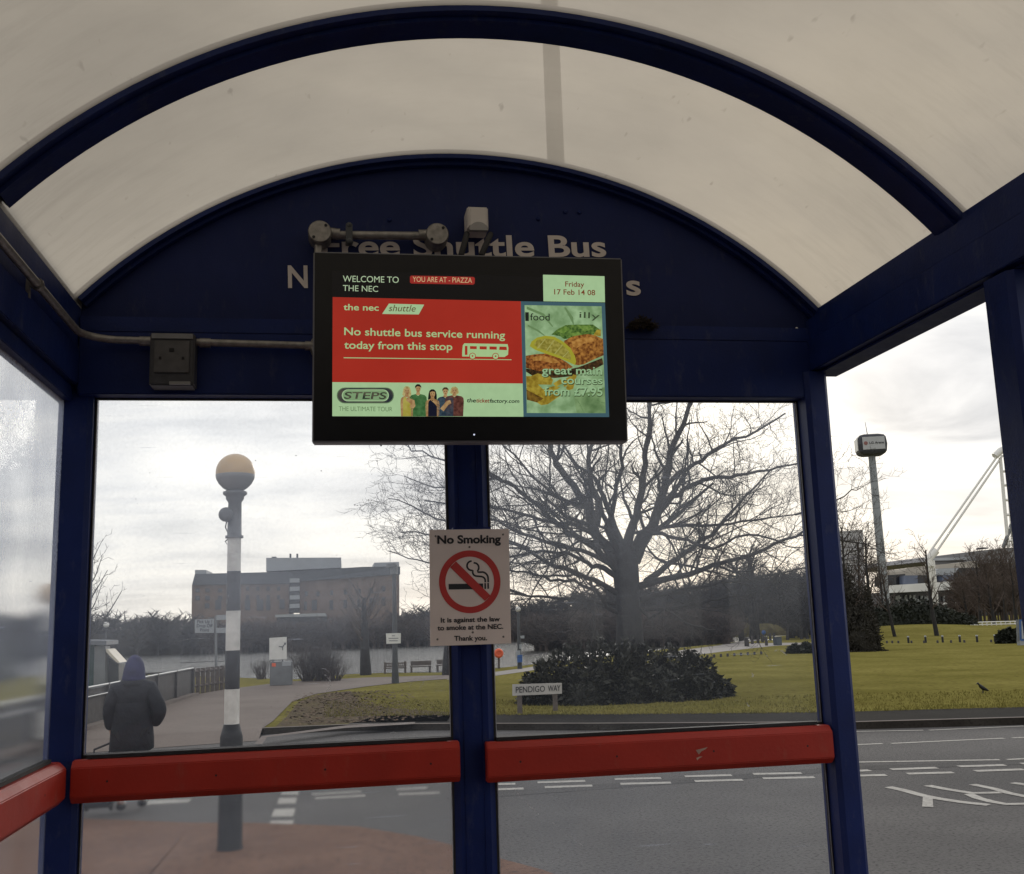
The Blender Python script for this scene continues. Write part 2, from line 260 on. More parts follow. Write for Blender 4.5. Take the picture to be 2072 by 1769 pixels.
# ------------------------------------------------------------------ mesh building
ORG = {}
class MB:
    def __init__(s): s.v = []; s.f = []; s.sm = []
    def add(s, vs, fs, smooth=False):
        o = len(s.v); s.v += [tuple(x) for x in vs]; s.f += [tuple(i + o for i in f) for f in fs]; s.sm += [smooth] * len(fs); return s
    def box(s, lo, hi):
        (a, b, c), (d, e, f) = lo, hi
        return s.add([(a,b,c),(d,b,c),(d,e,c),(a,e,c),(a,b,f),(d,b,f),(d,e,f),(a,e,f)], [(3,2,1,0),(4,5,6,7),(0,1,5,4),(1,2,6,5),(2,3,7,6),(3,0,4,7)])
    def obox(s, c, ax, ay, az, hx, hy, hz):
        c = V(c); vs = [c + ax*(hx*i) + ay*(hy*j) + az*(hz*k) for k in (-1,1) for j in (-1,1) for i in (-1,1)]
        return s.add(vs, [(1,0,2,3),(4,5,7,6),(0,1,5,4),(3,2,6,7),(2,0,4,6),(1,3,7,5)])
    def prism(s, pts, d):
        n = len(pts); d = V(d); p = [V(q) for q in pts]
        return s.add(p + [q + d for q in p], [tuple(range(n))[::-1], tuple(range(n, 2*n))] + [(i, (i+1) % n, (i+1) % n + n, i + n) for i in range(n)])
    def poly(s, pts): return s.add(pts, [tuple(range(len(pts)))])
    def tube(s, pts, rad, n=6, cap=True, smooth=True):
        P = [V(p) for p in pts]; m_ = len(P)
        if isinstance(rad, (int, float)): rad = [rad] * m_
        vs = []; up = None
        for i, p in enumerate(P):
            d = (P[min(i+1, m_-1)] - P[max(i-1, 0)])
            d = d.normalized() if d.length > 1e-9 else V((0,0,1))
            if up is None:
                up = V((0,0,1)) if abs(d.z) < .9 else V((1,0,0))
            x = d.cross(up)
            x = x.normalized() if x.length > 1e-6 else d.orthogonal().normalized()
            y = x.cross(d); up = y
            for k in range(n):
                a = 2*pi*k/n; vs.append(p + (x*cos(a) + y*sin(a)) * rad[i])
        fs = [(i*n+k, i*n+(k+1)%n, (i+1)*n+(k+1)%n, (i+1)*n+k) for i in range(m_-1) for k in range(n)]
        if cap: fs += [tuple(range(n))[::-1], tuple(range((m_-1)*n, m_*n))]
        if cap: fs = fs[:-2]
        s.add(vs, fs, smooth)
        if cap: s.add(vs[:n], [tuple(range(n))[::-1]]); s.add(vs[-n:], [tuple(range(n))])
        return s
    def lathe(s, c, prof, n=24, axis='z', smooth=True):
        c = V(c); vs = []
        for r, h in prof:
            for k in range(n):
                a = 2*pi*k/n
                q = V((r*cos(a), r*sin(a), h)) if axis == 'z' else (V((r*cos(a), h, r*sin(a))) if axis == 'y' else V((h, r*cos(a), r*sin(a))))
                vs.append(c + q)
        m_ = len(prof)
        fs = [(i*n+k, i*n+(k+1)%n, (i+1)*n+(k+1)%n, (i+1)*n+k) for i in range(m_-1) for k in range(n)] + [tuple(range(n))[::-1], tuple(range((m_-1)*n, m_*n))]
        s.add(vs, fs[:-2], smooth); s.add(vs[:n], [tuple(range(n))[::-1]]); s.add(vs[-n:], [tuple(range(n))]); return s
    def ball(s, c, rx, ry=None, rz=None, n=16, m_=10):
        ry = ry or rx; rz = rz or rx; c = V(c)
        vs = [c + V((rx*sin(pi*i/m_)*cos(2*pi*k/n), ry*sin(pi*i/m_)*sin(2*pi*k/n), -rz*cos(pi*i/m_))) for i in range(m_+1) for k in range(n)]
        return s.add(vs, [(i*n+k, i*n+(k+1)%n, (i+1)*n+(k+1)%n, (i+1)*n+k) for i in range(m_) for k in range(n)], True)
    def loft(s, rings, smooth=True, cap=True):
        n = len(rings[0]); vs = [q for r in rings for q in r]; m_ = len(rings)
        fs = [(i*n+k, i*n+(k+1)%n, (i+1)*n+(k+1)%n, (i+1)*n+k) for i in range(m_-1) for k in range(n)]
        if cap: fs += [tuple(range(n))[::-1], tuple(range((m_-1)*n, m_*n))]
        return s.add(vs, fs, smooth)
    def build(s, name, material, parent=None, bevel=0):
        o0 = ORG.get(parent.name, V((0,0,0))) if parent else V((0,0,0))
        me = bpy.data.meshes.new(name); me.from_pydata([(x-o0.x, y-o0.y, z-o0.z) for x, y, z in s.v], [], s.f)
        me.polygons.foreach_set('use_smooth', s.sm); me.update()
        if not any(s.sm) and len(s.f) < 4000:
            bm = bmesh.new(); bm.from_mesh(me); bmesh.ops.recalc_face_normals(bm, faces=bm.faces)
            if bevel: bmesh.ops.bevel(bm, geom=[e_ for e_ in bm.edges if e_.is_manifold and e_.calc_face_angle(0) > .5], offset=bevel, segments=2, affect='EDGES', clamp_overlap=True)
            bm.to_mesh(me); bm.free()
        me.materials.append(material); o = bpy.data.objects.new(name, me); COL.objects.link(o)
        if parent: o.parent = parent
        ORG[o.name] = o0
        return o
def tag(o, label=None, cat=None, group=None, kind=None):
    if label: o['label'] = label
    if cat: o['category'] = cat
    if group: o['group'] = group
    if kind: o['kind'] = kind
    return o
def thing(name, loc, label, cat, group=None):
    o = bpy.data.objects.new(name, None); COL.objects.link(o); o.location = loc; o.empty_display_size = .2
    ORG[o.name] = V(loc); return tag(o, label, cat, group)
def struct(name, mb, material): return tag(mb.build(name, material), kind='structure')
def copy_thing(r, loc, label=None, rz=0.0):
    c = r.copy(); COL.objects.link(c); c.location = loc; c.rotation_euler = (0, 0, rz); ORG[c.name] = V(loc)
    if label: c['label'] = label
    for ch in list(r.children):
        d = ch.copy(); COL.objects.link(d); d.parent = c
        for g in list(ch.children):
            h_ = g.copy(); COL.objects.link(h_); h_.parent = d
    return c
def jit(a): return (random.random() * 2 - 1) * a

# ------------------------------------------------------------------ lettering as flat mesh
_FC = {}
def text_mesh(body, bold=0.0):
    cu = bpy.data.curves.new('t', 'FONT'); cu.body = body; cu.offset = bold; cu.resolution_u = 6
    ob = bpy.data.objects.new('t', cu); COL.objects.link(ob)
    dg = bpy.context.evaluated_depsgraph_get(); me = bpy.data.meshes.new_from_object(ob.evaluated_get(dg))
    vs = [v.co.copy() for v in me.vertices]; fs = [tuple(p.vertices) for p in me.polygons]
    bpy.data.objects.remove(ob); bpy.data.meshes.remove(me); bpy.data.curves.remove(cu)
    return vs, fs
def text_on(name, body, P0, P1, caph, material, parent, bold=0.0, italic=0.0, up=None, nrm=None, lift=.001):
    """lettering whose baseline runs from P0 to P1 with capitals caph high"""
    P0, P1 = V(P0), V(P1); U = P1 - P0; wd = U.length; U.normalize()
    up = (V(up) - U * V(up).dot(U)).normalized(); nrm = V(nrm) if nrm else U.cross(up)
    key = ('H', bold)
    if key not in _FC:
        hv, _ = text_mesh('H', bold); _FC[key] = max(v.y for v in hv)
    vs, fs = text_mesh(body, bold)
    x0 = min(v.x for v in vs); x1 = max(v.x for v in vs); sx = wd / (x1 - x0); sy = caph / _FC[key]
    mb = MB(); mb.add([P0 + U * ((v.x - x0) * sx + v.y * sy * italic) + up * (v.y * sy) + nrm * lift for v in vs], fs)
    return mb.build(name, material, parent)
def multi_text(name, lines, material, parent):
    """several lines of one notice as one mesh: lines of (body, P0, P1, caph, bold, italic, up, nrm, lift)"""
    return [text_on(name, b, P0, P1, c, material, parent, bo, it, up, nr, li) for b, P0, P1, c, bo, it, up, nr, li in lines]

# ================================================================== GROUND
far_edge = [(-300, 14), (-60, 14.5), (-20, 16.2), (-8, 17.3), (-4.6, 18.0), (-1.2, 18.75), (.16, 18.7), (1.9, 17.95), (4, 16.85), (7.7, 15.12), (10.1, 14.6), (16, 12.9), (24, 10), (40, 2), (60, -10), (120, -60)]
near_edge = [(-300, 9), (-40, 11.2), (-10, 11.6), (-5, 11.5), (-2.38, 11.0), (-1.28, 10.4), (-.72, 10.2), (.2, 9.7), (.7, 9.05), (.93, 8.63), (1.2, 8.08), (1.44, 7.62), (1.9, 6.3), (2.3, 4.2), (2.6, 1.5), (2.7, -3), (2.8, -40)]
struct('road', MB().poly([(-320, -70, 0), (320, -70, 0), (320, 26, 0), (-320, 26, 0)]), ASPH)
mb = MB()
for (a, b), (c, d) in zip(far_edge, far_edge[1:]):
    ca, cc = max(-900, min(900, a * 6)), max(-900, min(900, c * 6))
    mb.add([(a, b, .1), (c, d, .1), (cc, 900, .1), (ca, 900, .1)], [(0, 1, 2, 3)])
mb.add([(120, -60, .1), (900, -60, .1), (900, 900, .1), (720, 900, .1)], [(0, 1, 2, 3)])
struct('ground', mb, GRASS)
def strip(pl, w0, w1, z):
    """a ribbon along a polyline, from offset w0 to w1 on its left"""
    P = [V((x, y, 0)) for x, y in pl]; A = []; B = []
    for i, p in enumerate(P):
        d = (P[min(i+1, len(P)-1)] - P[max(i-1, 0)]).normalized(); nL = V((-d.y, d.x, 0))
        A.append(p + nL*w0 + V((0,0,z))); B.append(p + nL*w1 + V((0,0,z)))
    return A, B
def ribbon(mb, pl, w0, w1, z):
    A, B = strip(pl, w0, w1, z); n = len(A)
    return mb.add(A + B, [(i, i+1, n+i+1, n+i) for i in range(n-1)])
fe = [q for q in far_edge if q[0] > -1.3][:-1]
struct('footpath', ribbon(MB(), fe[1:], .12, 1.75, .104), DASPH)
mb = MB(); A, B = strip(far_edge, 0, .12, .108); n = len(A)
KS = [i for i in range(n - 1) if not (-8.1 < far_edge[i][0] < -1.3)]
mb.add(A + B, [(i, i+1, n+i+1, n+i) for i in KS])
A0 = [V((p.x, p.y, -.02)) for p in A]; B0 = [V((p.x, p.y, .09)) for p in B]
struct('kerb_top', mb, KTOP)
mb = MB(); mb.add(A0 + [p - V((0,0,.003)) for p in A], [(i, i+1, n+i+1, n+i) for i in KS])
struct('kerb', mb, KSHADE)
mb = MB(); rp_ = [(x, y) for x, y in far_edge if -8.1 < x < 0]
k3 = len(rp_)
struct('crossing_ramp', MB().add([(x, y - 1.0, .006) for x, y in rp_] + [(x, y - .02, .116) for x, y in rp_] + [(x, y + .9, .1185) for x, y in rp_], [(r*k3 + i, r*k3 + i+1, (r+1)*k3 + i+1, (r+1)*k3 + i) for r in (0, 1) for i in range(k3 - 1)]), TARM)
# near brick-paved pavement
mb = MB()
for (a, b), (c, d) in zip(near_edge, near_edge[1:]): mb.add([(a, b, .03), (c, d, .03), (max(-300, min(c, 2.8)) - 1.5 if c > -2 else c, -60, .03), (a - 1.5 if a > -2 else a, -60, .03)], [(0, 1, 2, 3)])
struct('pavement', mb, BRICKP)
struct('near_kerb', ribbon(MB(), near_edge[2:-1], .0, -.13, .022), KTOP)
# path to the lake, litter bed beside it
pr = [(-1.2, 18.7), (-1.1, 20.05), (-.95, 25.2), (-.45, 27.6), (.86, 30.0), (2.2, 31.6), (5, 33.2)]
plf = [(-4.7, 17.9), (-4.3, 19.2), (-4.15, 23), (-4.0, 27.3), (-3.5, 30), (-3.05, 31.5), (-1.5, 34.5), (1.0, 35.2), (5, 34.3)]
mb = MB(); mb.poly([(x, y, .112) for x, y in pr] + [(x, y, .112) for x, y in plf[::-1]]); struct('path', mb, TARM)
mb = MB(); mb.poly([(x, y, .104) for x, y in [(-1.0, 18.9), (-.9, 21), (-.8, 25.2), (-.3, 27.6), (.4, 28.4), (.5, 26), (.6, 23.5), (1.2, 21.8), (2.2, 20.2), (1.9, 18.4), (.3, 19.0)]]); struct('soil_bed', mb, SOIL)
mb = MB(); mb.poly([(*p.xy, .1165) for p in [gp(*q, .1) for q in [(515, 1507), (530, 1492), (700, 1470), (840, 1463), (840, 1467), (700, 1475), (540, 1494), (530, 1508)]]]); struct('crossing_edging', mb, KTOP)
# pale paths beyond
def px_poly(pts, z, zz): return MB().poly([V((*gp(x, y, z).xy, zz)) for x, y in pts])
struct('lakeside_path', px_poly([(905, 1376), (996, 1369), (1066, 1359), (1120, 1349), (1120, 1343), (1064, 1352), (996, 1361), (905, 1370)], .1, .108), LPATH)
struct('park_path', px_poly([(1360, 1333), (1400, 1327), (1470, 1318), (1560, 1308), (1590, 1306), (1660, 1304), (1660, 1301), (1590, 1301), (1540, 1302), (1500, 1302), (1530, 1297), (1570, 1290), (1592, 1286), (1600, 1283), (1570, 1280), (1545, 1281), (1572, 1283), (1560, 1288), (1510, 1296), (1450, 1307), (1380, 1316), (1345, 1322)], .1, .108), LPATH)
# lake
mb = MB()
near = [(-70, 52), (-30, 49)] + [tuple(gp(x, y, .1).xy) for x, y in [(240, 1362), (460, 1371), (520, 1373), (600, 1375), (700, 1365), (776, 1362), (905, 1361), (1000, 1353), (1062, 1347), (1130, 1338), (1200, 1330)]]
far_ = [(60, 97), (30, 97), (8, 95), (0, 95), (-6, 93), (-20, 93), (-90, 93)]
near += [(24, 62), (50, 72)]
mb.poly([(x, y, .106) for x, y in near] + [(x, y, .106) for x, y in far_]); struct('lake', mb, WATER)
# road markings
def mark(mb, a, b, w0, w1=None, z=.004):
    a, b = V((*gp(*a).xy, z)), V((*gp(*b).xy, z)); d = (b - a).normalized(); nn_ = V((-d.y, d.x, 0)); w1 = w1 or w0
    return mb.add([a - nn_*w0/2, b - nn_*w1/2, b + nn_*w1/2, a + nn_*w0/2], [(0, 1, 2, 3)])
mb = MB()
for a, b in [((300,985),(675,978)), ((705,978),(1229,955)), ((240,1060),(450,1052)), ((497,1051),(1120,1022)), ((1165,1021),(1260,1016)), ((200,1156),(1095,1141)), ((1135,1140),(1260,1134))]:
    mark(mb, cA(*a), cA(*b), .085)
for a, b in [((240,1206),(380,1199)), ((495,1194),(750,1185)), ((868,1178),(1125,1170)), ((1215,1163),(1400,1157)), ((240,1231),(470,1225)), ((585,1218),(840,1211)), ((958,1203),(1229,1194))]:
    mark(mb, cA(*a), cA(*b), .13)
cR = lin(.37243, .37243, 964.6, 1427.6)     # dashes seen under the right crash rail
for a, b in [((330,420),(590,412)), ((370,446),(628,437)), ((750,402),(1002,396)), ((780,428),(1055,421)), ((1130,387),(1385,380)), ((1185,413),(1445,406)), ((1502,374),(1765,369)), ((1555,398),(1835,392)), ((60,432),(210,427)), ((60,460),(255,453))]:
    mark(mb, cR(*a), cR(*b), .13)
for a, b in [((1180,155),(1420,141)), ((1195,174),(1440,161)), ((1590,131),(1740,123)), ((1600,155),(1800,147))]: mark(mb, cD(*a), cD(*b), .1)
struct('lane_markings', mb, LINEW)
mb = MB()
def pxq(mb, pts, z=.0045): return mb.add([V((*gp(*q).xy, z)) for q in pts], [tuple(range(len(pts)))])
for q in [[(1030,157),(1034,145),(1117,143),(1113,156)], [(1012,203),(1020,174),(1107,171),(1102,200)], [(983,265),(998,228),(1100,224),(1090,262)], [(970,312),(980,284),(1092,281),(1084,312)], [(360,206),(372,186),(597,178),(580,194)]]:
    pxq(mb, [cD(*a) for a in q])
struct('crossing_markings', mb, LINEW)
mb = MB()                                     # turning arrow lettering on the road
for pl, ws in [([(480,1291),(560,1308),(670,1338),(760,1356),(880,1374),(1035,1391)], .16), ([(697,1283),(800,1303),(940,1325),(1020,1324),(1100,1322)], .15), ([(925,1330),(975,1352),(1050,1372),(1130,1386),(1260,1384)], .15), ([(945,1277),(1060,1300),(1150,1326),(1260,1348)], .14), ([(1168,1268),(1260,1282)], .15)]:
    ribbon(mb, [tuple(gp(*cA(*q)).xy) for q in pl], -ws*.33, ws*.33, .0045)
pxq(mb, [cA(*q) for q in [(668,1400),(672,1348),(726,1352),(730,1404)]], .005)
struct('arrow_markings', mb, LINEW)
mb = MB()
ye = [(.2, 9.7), (.7, 9.05), (.93, 8.63), (1.2, 8.08), (1.44, 7.62), (1.9, 6.3), (2.3, 4.2)]
ribbon(mb, ye, -.17, -.24, .0048); ribbon(mb, ye, -.32, -.39, .0048); struct('yellow_lines', mb, LINEY)

mb = MB(); ts = [tuple(gp(*q).xy) for q in [(1000, 1608), (1250, 1590), (1500, 1572), cA(300, 1186), cA(600, 1176), cA(900, 1166), cA(1260, 1154)]]
ribbon(mb, ts, -.16, .16, .0025); ribbon(mb, [(-6, 14.2), (-1, 13.9), (2, 13.2), (5, 12.45)], -.03, .03, .0026)
struct('road_seams', mb, ground_mat('worn_tarmac', (.066, .063, .062), (.10, .095, .093), (.022, .021, .021), .8, 34, .85, .9, 60))

# ================================================================== BUS SHELTER
D = 2.8
sh = thing('bus_shelter', (.37, .6, .03), 'navy blue bus shelter with milky barrel roof and red crash rails', 'bus shelter')
AC, AZ, AR = .376, 1.637, 1.419                   # vault axis and radius
XL, XR, ZE = -.656, 1.407, 2.613
A0_ = math.atan2(ZE - AZ, XR - AC); A1_ = pi - A0_
def arc(r, n=48, a0=A0_, a1=A1_): return [(AC + r*cos(a0 + (a1-a0)*i/n), AZ + r*sin(a0 + (a1-a0)*i/n)) for i in range(n+1)]
def arch_band(r0, r1, y0, y1, a0=A0_, a1=A1_, n=48):
    mb = MB(); I, O = arc(r0, n, a0, a1), arc(r1, n, a0, a1)
    rings = [[V((I[i][0], y0, I[i][1])), V((O[i][0], y0, O[i][1])), V((O[i][0], y1, O[i][1])), V((I[i][0], y1, I[i][1]))] for i in range(n+1)]
    return mb.loft(rings, smooth=False)
ribs = [(2.745, 2.81), (2.022, 2.132), (1.28, 1.39), (.54, .65), (-.2, -.09), (-.94, -.83)]
for y0, y1 in ribs:
    rb = arch_band(AR - .014, AR - .002, y0, y1)
    i2 = arch_band(AR - .024, AR - .0145, y0 + .022, y1 - .022)
    rb.add(i2.v, i2.f); rb = rb.build('arch_rib', NAVY, sh)
    if y0 < 2.7: arch_band(AR + .005, AR + .012, y0 + .002, y1 - .002, A0_ - .02, A1_ + .02).build('cover_strip', NAVY, rb)
    else: arch_band(AR + .005, AR + .012, y0 + .002, y1 + .05, A0_ - .02, A1_ + .02).build('cover_strip', NAVY, rb)
for (a0, a1), (b0, b1) in zip(ribs, ribs[1:]):
    mb = MB(); S_ = arc(AR, 64, A0_ - .03, A1_ + .03); S2 = arc(AR + .008, 64, A0_ - .03, A1_ + .03)
    y0, y1 = (b0 + b1) / 2 + .001, (a0 + a1) / 2 - .001
    if a1 > 2.8: y1 = 2.86
    mb.add([V((x, y, z)) for x, z in S_ for y in (y0, y1)], [(2*i, 2*i+1, 2*i+3, 2*i+2) for i in range(64)], True)
    mb.build('roof_panel', ROOF, sh)
# gable
a = arc(AR - .003, 48)
g = MB(); g.prism([(x, 2.79, z) for x, z in a] + [(XL, 2.79, 2.5), (XR, 2.79, 2.5)][::1], (0, .03, 0)); gable = g.build('gable_panel', NAVYG, sh)
y_g = 2.789
def on(x, y, Y): return at(x, y, Y)
Bup = V((0, 0, 1)); Nf = V((0, -1, 0))
multi_text('lettering', [
    ('Free Shuttle Bus', at(650, 519, y_g), at(1227, 519, y_g) * 1, .0625, .022, 0, Bup, Nf, .0015),
    ('N', at(583, 582, y_g), at(623, 582, y_g), .0625, .022, 0, Bup, Nf, .0015),
    ('s', at(1268, 597, y_g), at(1297, 597, y_g), .0625, .022, 0, Bup, Nf, .0015)], LETTER, gable)
mb = MB()
for q in [(543,175),(1422,168),(1580,128),(1663,130)]:
    MB().lathe(at(*cT(*q), 2.79), [(.006, 0), (.006, -.003), (.003, -.005)], 12, 'y').build('bolt', NAVY, gable)
for q in [(190, 646), (1612, 665)]:
    MB().lathe(at(*q, 2.775), [(.004, .004), (.004, -.001), (.002, -.0025)], 10, 'y').build('light_hole', mat('hole_light_white', (.9, .9, .9), .3, .02, 9), sh)  # white discs painted as sky light showing through tiny holes
# lintel: upper flange, seam, main beam
mb = MB(); mb.box((XL + .004, 2.772, 2.528), (XR - .004, 2.82, 2.570)); mb.build('lintel_flange', NAVY, sh, bevel=.002)
mb = MB(); mb.box((XL + .006, 2.765, 2.36), (XR - .006, 2.84, 2.526)); mb.build('lintel_beam', NAVY, sh, bevel=.003)
# eaves beams
for x0, x1, nm in ((-.72, -.648, 'l'), (1.362, 1.41, 'r')):
    mb = MB()
    if nm == 'r':
        mb.box((1.372, -1.0, 2.531), (1.44, 2.83, 2.596)); mb.box((1.362, -1.0, 2.438), (1.43, 2.80, 2.528)); mb.box((1.385, -1.0, 2.43), (1.46, 2.8, 2.437)); mb.box((1.39, -1, 2.597), (1.47, 2.83, 2.622))
    else:
        mb.box((-.73, -1.0, 2.482), (-.654, 2.86, 2.596)); mb.box((-.72, -1.0, 2.384), (-.648, 2.86, 2.479)); mb.box((-.71, -1.0, 2.345), (-.664, 2.86, 2.383)); mb.box((-.74, -1, 2.597), (-.664, 2.83, 2.622))
    mb.build('eaves_beam', NAVY, sh, bevel=.002)
# posts
def post(x0, x1, y0, y1, z1, ch=.012):
    mb = MB(); pts = [(x0+ch, y0), (x1-ch, y0), (x1, y0+ch), (x1, y1-ch), (x1-ch, y1), (x0+ch, y1), (x0, y1-ch), (x0, y0+ch)]
    mb.prism([(x, y, .03) for x, y in pts], (0, 0, z1 - .03)); return mb.build('post', NAVY, sh)
post(-.705, -.615, 2.785, 2.875, 2.40); post(1.338, 1.408, 2.75, 2.86, 2.434)
post(.305, .414, 2.80, 2.87, 2.362, .016)
mb = MB()
for x in (.334, .384): mb.box((x - .0015, 2.797, .1), (x + .0015, 2.8, 2.355))
mb.build('post_groove', NAVY, sh)
for y in (1.845, .36, -.9): post(1.36, 1.44, y, y + .098, 2.428); 
for y in (1.2, .36, -.9): post(-.72, -.655, y, y + .09, 2.348)
# panes of the end wall and side wall, with gaskets
P1 = pane_mat('dirty_pane', .020, .140, 1.57, 1.84); P2 = pane_mat('hazy_pane', .012, .080, 1.66, 1.98)
P3 = pane_mat('scuffed_pane', .035, .05, .3, 1.3, .05, 1.0); P4 = pane_mat('lower_pane', .03, .03, .3, 1.3)
P5 = pane_mat('grimy_side_pane', .06, .30, 1.50, 2.0, .045, 1.0, gloss=.16)
EDGE = mat('cut_edge', (.35, .36, .38), .4, .2, 60)
def pane(x0, x1, z0, z1, m_, fr=.008):
    p = MB().box((x0, 2.828, z0), (x1, 2.834, z1)).build('window_pane', m_, sh)
    g = MB(); g.box((x0, 2.815, z0), (x0 + fr, 2.827, z1)); g.box((x1 - fr, 2.815, z0), (x1, 2.827, z1)); g.box((x0 + fr, 2.815, z1 - fr), (x1 - fr, 2.827, z1)); g.box((x0 + fr, 2.812, z0), (x1 - fr, 2.827, z0 + .012))
    g.build('gasket', GASK, p)
    g = MB(); g.box((x0 + fr, 2.8135, z0 + .0125), (x1 - fr, 2.8145, z0 + .0155)); g.box((x0 + fr, 2.8135, z0 + .016), (x0 + fr + .002, 2.8145, z1 - fr)); g.box((x1 - fr - .002, 2.8135, z0 + .016), (x1 - fr, 2.8145, z1 - fr)); g.build('pane_edge', EDGE, p)
pane(-.618, .308, 1.447, 2.364, P1); pane(.411, 1.342, 1.437, 2.364, P2)
pane(-.618, .308, .12, 1.355, P3); pane(.411, 1.342, .12, 1.35, P4)
for y0, y1 in ((1.29, 2.79), (.45, 1.2), (-.81, .36)):
    for z0, z1 in ((1.45, 2.352), (.12, 1.355)):
        MB().box((-.690, y0, z0), (-.684, y1, z1)).build('window_pane', P5, sh)
# bottom rails
mb = MB(); mb.box((-.615, 2.80, .06), (.305, 2.86, .119)); mb.box((.414, 2.80, .06), (1.338, 2.86, .119)); mb.build('bottom_rail', NAVY, sh)
# red crash rails (bevelled box section)
def rail(p0, p1, out, name='crash_rail', h=.1, c=.016, d=.045):
    p0, p1, out = V(p0), V(p1), V(out); up = V((0,0,1))
    prof = [(0, 0), (d - c, 0), (d, c), (d, h - c), (d - c, h), (0, h)]
    mb = MB(); mb.loft([[p + out*a + up*b for a, b in prof] for p in (p0, p1)], smooth=False)
    r = mb.build(name, RED, sh, bevel=.002)
    g = MB(); g.loft([[p + out*a + up*b for a, b in [(-.004, h + .001), (d - c - .012, h + .001), (d - c - .012, h + .010), (-.004, h + .010)]] for p in (p0 + (p1-p0).normalized()*.03, p1 - (p1-p0).normalized()*.03)], smooth=False); g.build('gasket', GASK, r)
    L_ = (p1 - p0).length; u = (p1 - p0).normalized()
    for t in (.09, .36, .64, .92):
        q = p0 + u * (L_*t) + out*(d + .0005) + up*(h*.5)
        MB().add([q + u*(.0028*cos(k*pi/5)) + up*(.0028*sin(k*pi/5)) for k in range(10)], [tuple(range(10))]).build('screw', mat('dark_screw', (.03, .006, .006), .6, .1, 9), r)
    return r
rail((-.625, 2.797, 1.352), (.316, 2.797, 1.352), (0, -1, 0)); rl2 = rail((.386, 2.797, 1.345), (1.334, 2.797, 1.345), (0, -1, 0))
def film(name, a_, col):
    M = bpy.data.materials.new(name); M.use_nodes = True; t = M.node_tree; b = t.nodes['Principled BSDF']; b.inputs['Base Color'].default_value = (*col, 1); b.inputs['Roughness'].default_value = .9
    geo = t.nodes.new('ShaderNodeNewGeometry'); nz = t.nodes.new('ShaderNodeTexNoise'); nz.inputs['Scale'].default_value = 140; t.links.new(geo.outputs['Position'], nz.inputs[0])
    mr = t.nodes.new('ShaderNodeMapRange'); mr.inputs[1].default_value = .35; mr.inputs[2].default_value = .65; mr.inputs[4].default_value = a_; t.links.new(nz.outputs[0], mr.inputs[0]); t.links.new(mr.outputs[0], b.inputs['Alpha'])
    return M
SMEAR = film('dry_smear', .55, (.8, .8, .8)); SPECK = mat('fly_speck', (.05, .05, .05), .8, .2, 50)
def smear(pl, wpx, m_=SMEAR, nm='smear'):
    mb = MB(); L_ = []; R__ = []
    for i, p in enumerate(pl):
        a, b = pl[max(i-1, 0)], pl[min(i+1, len(pl)-1)]; dx, dy = b[0]-a[0], b[1]-a[1]; l = math.hypot(dx, dy) or 1; ww = wpx * (.35 + .65 * sin(pi * (i + .3) / len(pl)))
        L_.append(at(p[0] - dy/l*ww/2, p[1] + dx/l*ww/2, 2.826)); R__.append(at(p[0] + dy/l*ww/2, p[1] - dx/l*ww/2, 2.826))
    k_ = len(pl); mb.add(L_ + R__, [(i, i+1, k_+i+1, k_+i) for i in range(k_-1)]); return mb.build(nm, m_, sh)
smear([(652,1362),(660,1368),(667,1376),(669,1386),(664,1394),(660,1398)], 3.2); smear([c6(*q) for q in [(1380,1450),(1395,1405),(1430,1378),(1460,1392),(1462,1420),(1440,1445)]], 5, film('faint_smear', .22, (.8, .8, .8)))
smear([c6(*q) for q in [(1265,1708),(1285,1703),(1308,1706)]], 2.5); smear([c6(*q) for q in [(870,1332),(895,1338),(912,1355),(918,1395),(910,1420)]], 3)
for pl, ww in [([c24(1060,850),c24(1080,880),c24(1095,905)], 3), ([c24(1150,810),c24(1190,790),c24(1215,775)], 3.5), ([c24(1240,790),c24(1275,800),c24(1330,850)], 4), ([c24(860,1080),c24(882,1110),c24(872,1140)], 4), ([c24(800,1480),c24(822,1520),c24(838,1530)], 3.5), ([c24(1622,1590),c24(1640,1605)], 4), ([c6(555,922),c6(590,910),c6(628,905)], 1.6), ([c6(0,1195),c6(60,1170),c6(140,1158),c6(230,1160)], 1.2), ([c6(315,985),c6(322,940),c6(330,905)], 1.2), ([c7(720,155),c7(860,160),c7(960,180)], 1.0), ([(1040,1597),(1062,1622),(1090,1648)], 2.2), ([(1118,1664),(1150,1690),(1180,1712)], 1.6)]: smear(pl, ww, SMEAR if ww > 2 else film('thin_scratch', .4, (.8, .8, .8)))
rgs = random.Random(9)
for x, y, r_ in [(650,953,1.5),(763,933,1.6),(771,902,2.2),(599,922,1.4),(517,932,1.3),(303,957,1.0),(395,1050,.8),(275,1010,1.0),(718,1022,1.6),(723,1023,1.4),(730,1023,1.2),(746,1012,1.8),(752,1013,1.3),(757,1013,1.1)] + [(rgs.uniform(210, 880), rgs.uniform(830, 1480), rgs.uniform(.5, .9)) for i in range(16)] + [(rgs.uniform(1010, 1600), rgs.uniform(910, 1440), rgs.uniform(.5, .9)) for i in range(16)]:
    c = at(x, y, 2.8262); k = 2.8262 / FPX * r_
    MB().add([c + V((cos(t)*k, 0, sin(t)*k*.7)) for t in [i*pi/3 for i in range(6)]], [tuple(range(6))]).build('speck', SPECK, sh)
rail((-.676, .4, 1.352), (-.676, 2.76, 1.352), (1, 0, 0), d=.04)
mb = MB()     # worn patch of paint on the right rail
for pts in ([(1408,1518),(1432,1512),(1428,1516),(1420,1520),(1414,1527)], [(1409,1534),(1416,1531),(1422,1531),(1414,1535),(1411,1539)]):
    mb.poly([at(x, y, 2.7512) for x, y in pts])
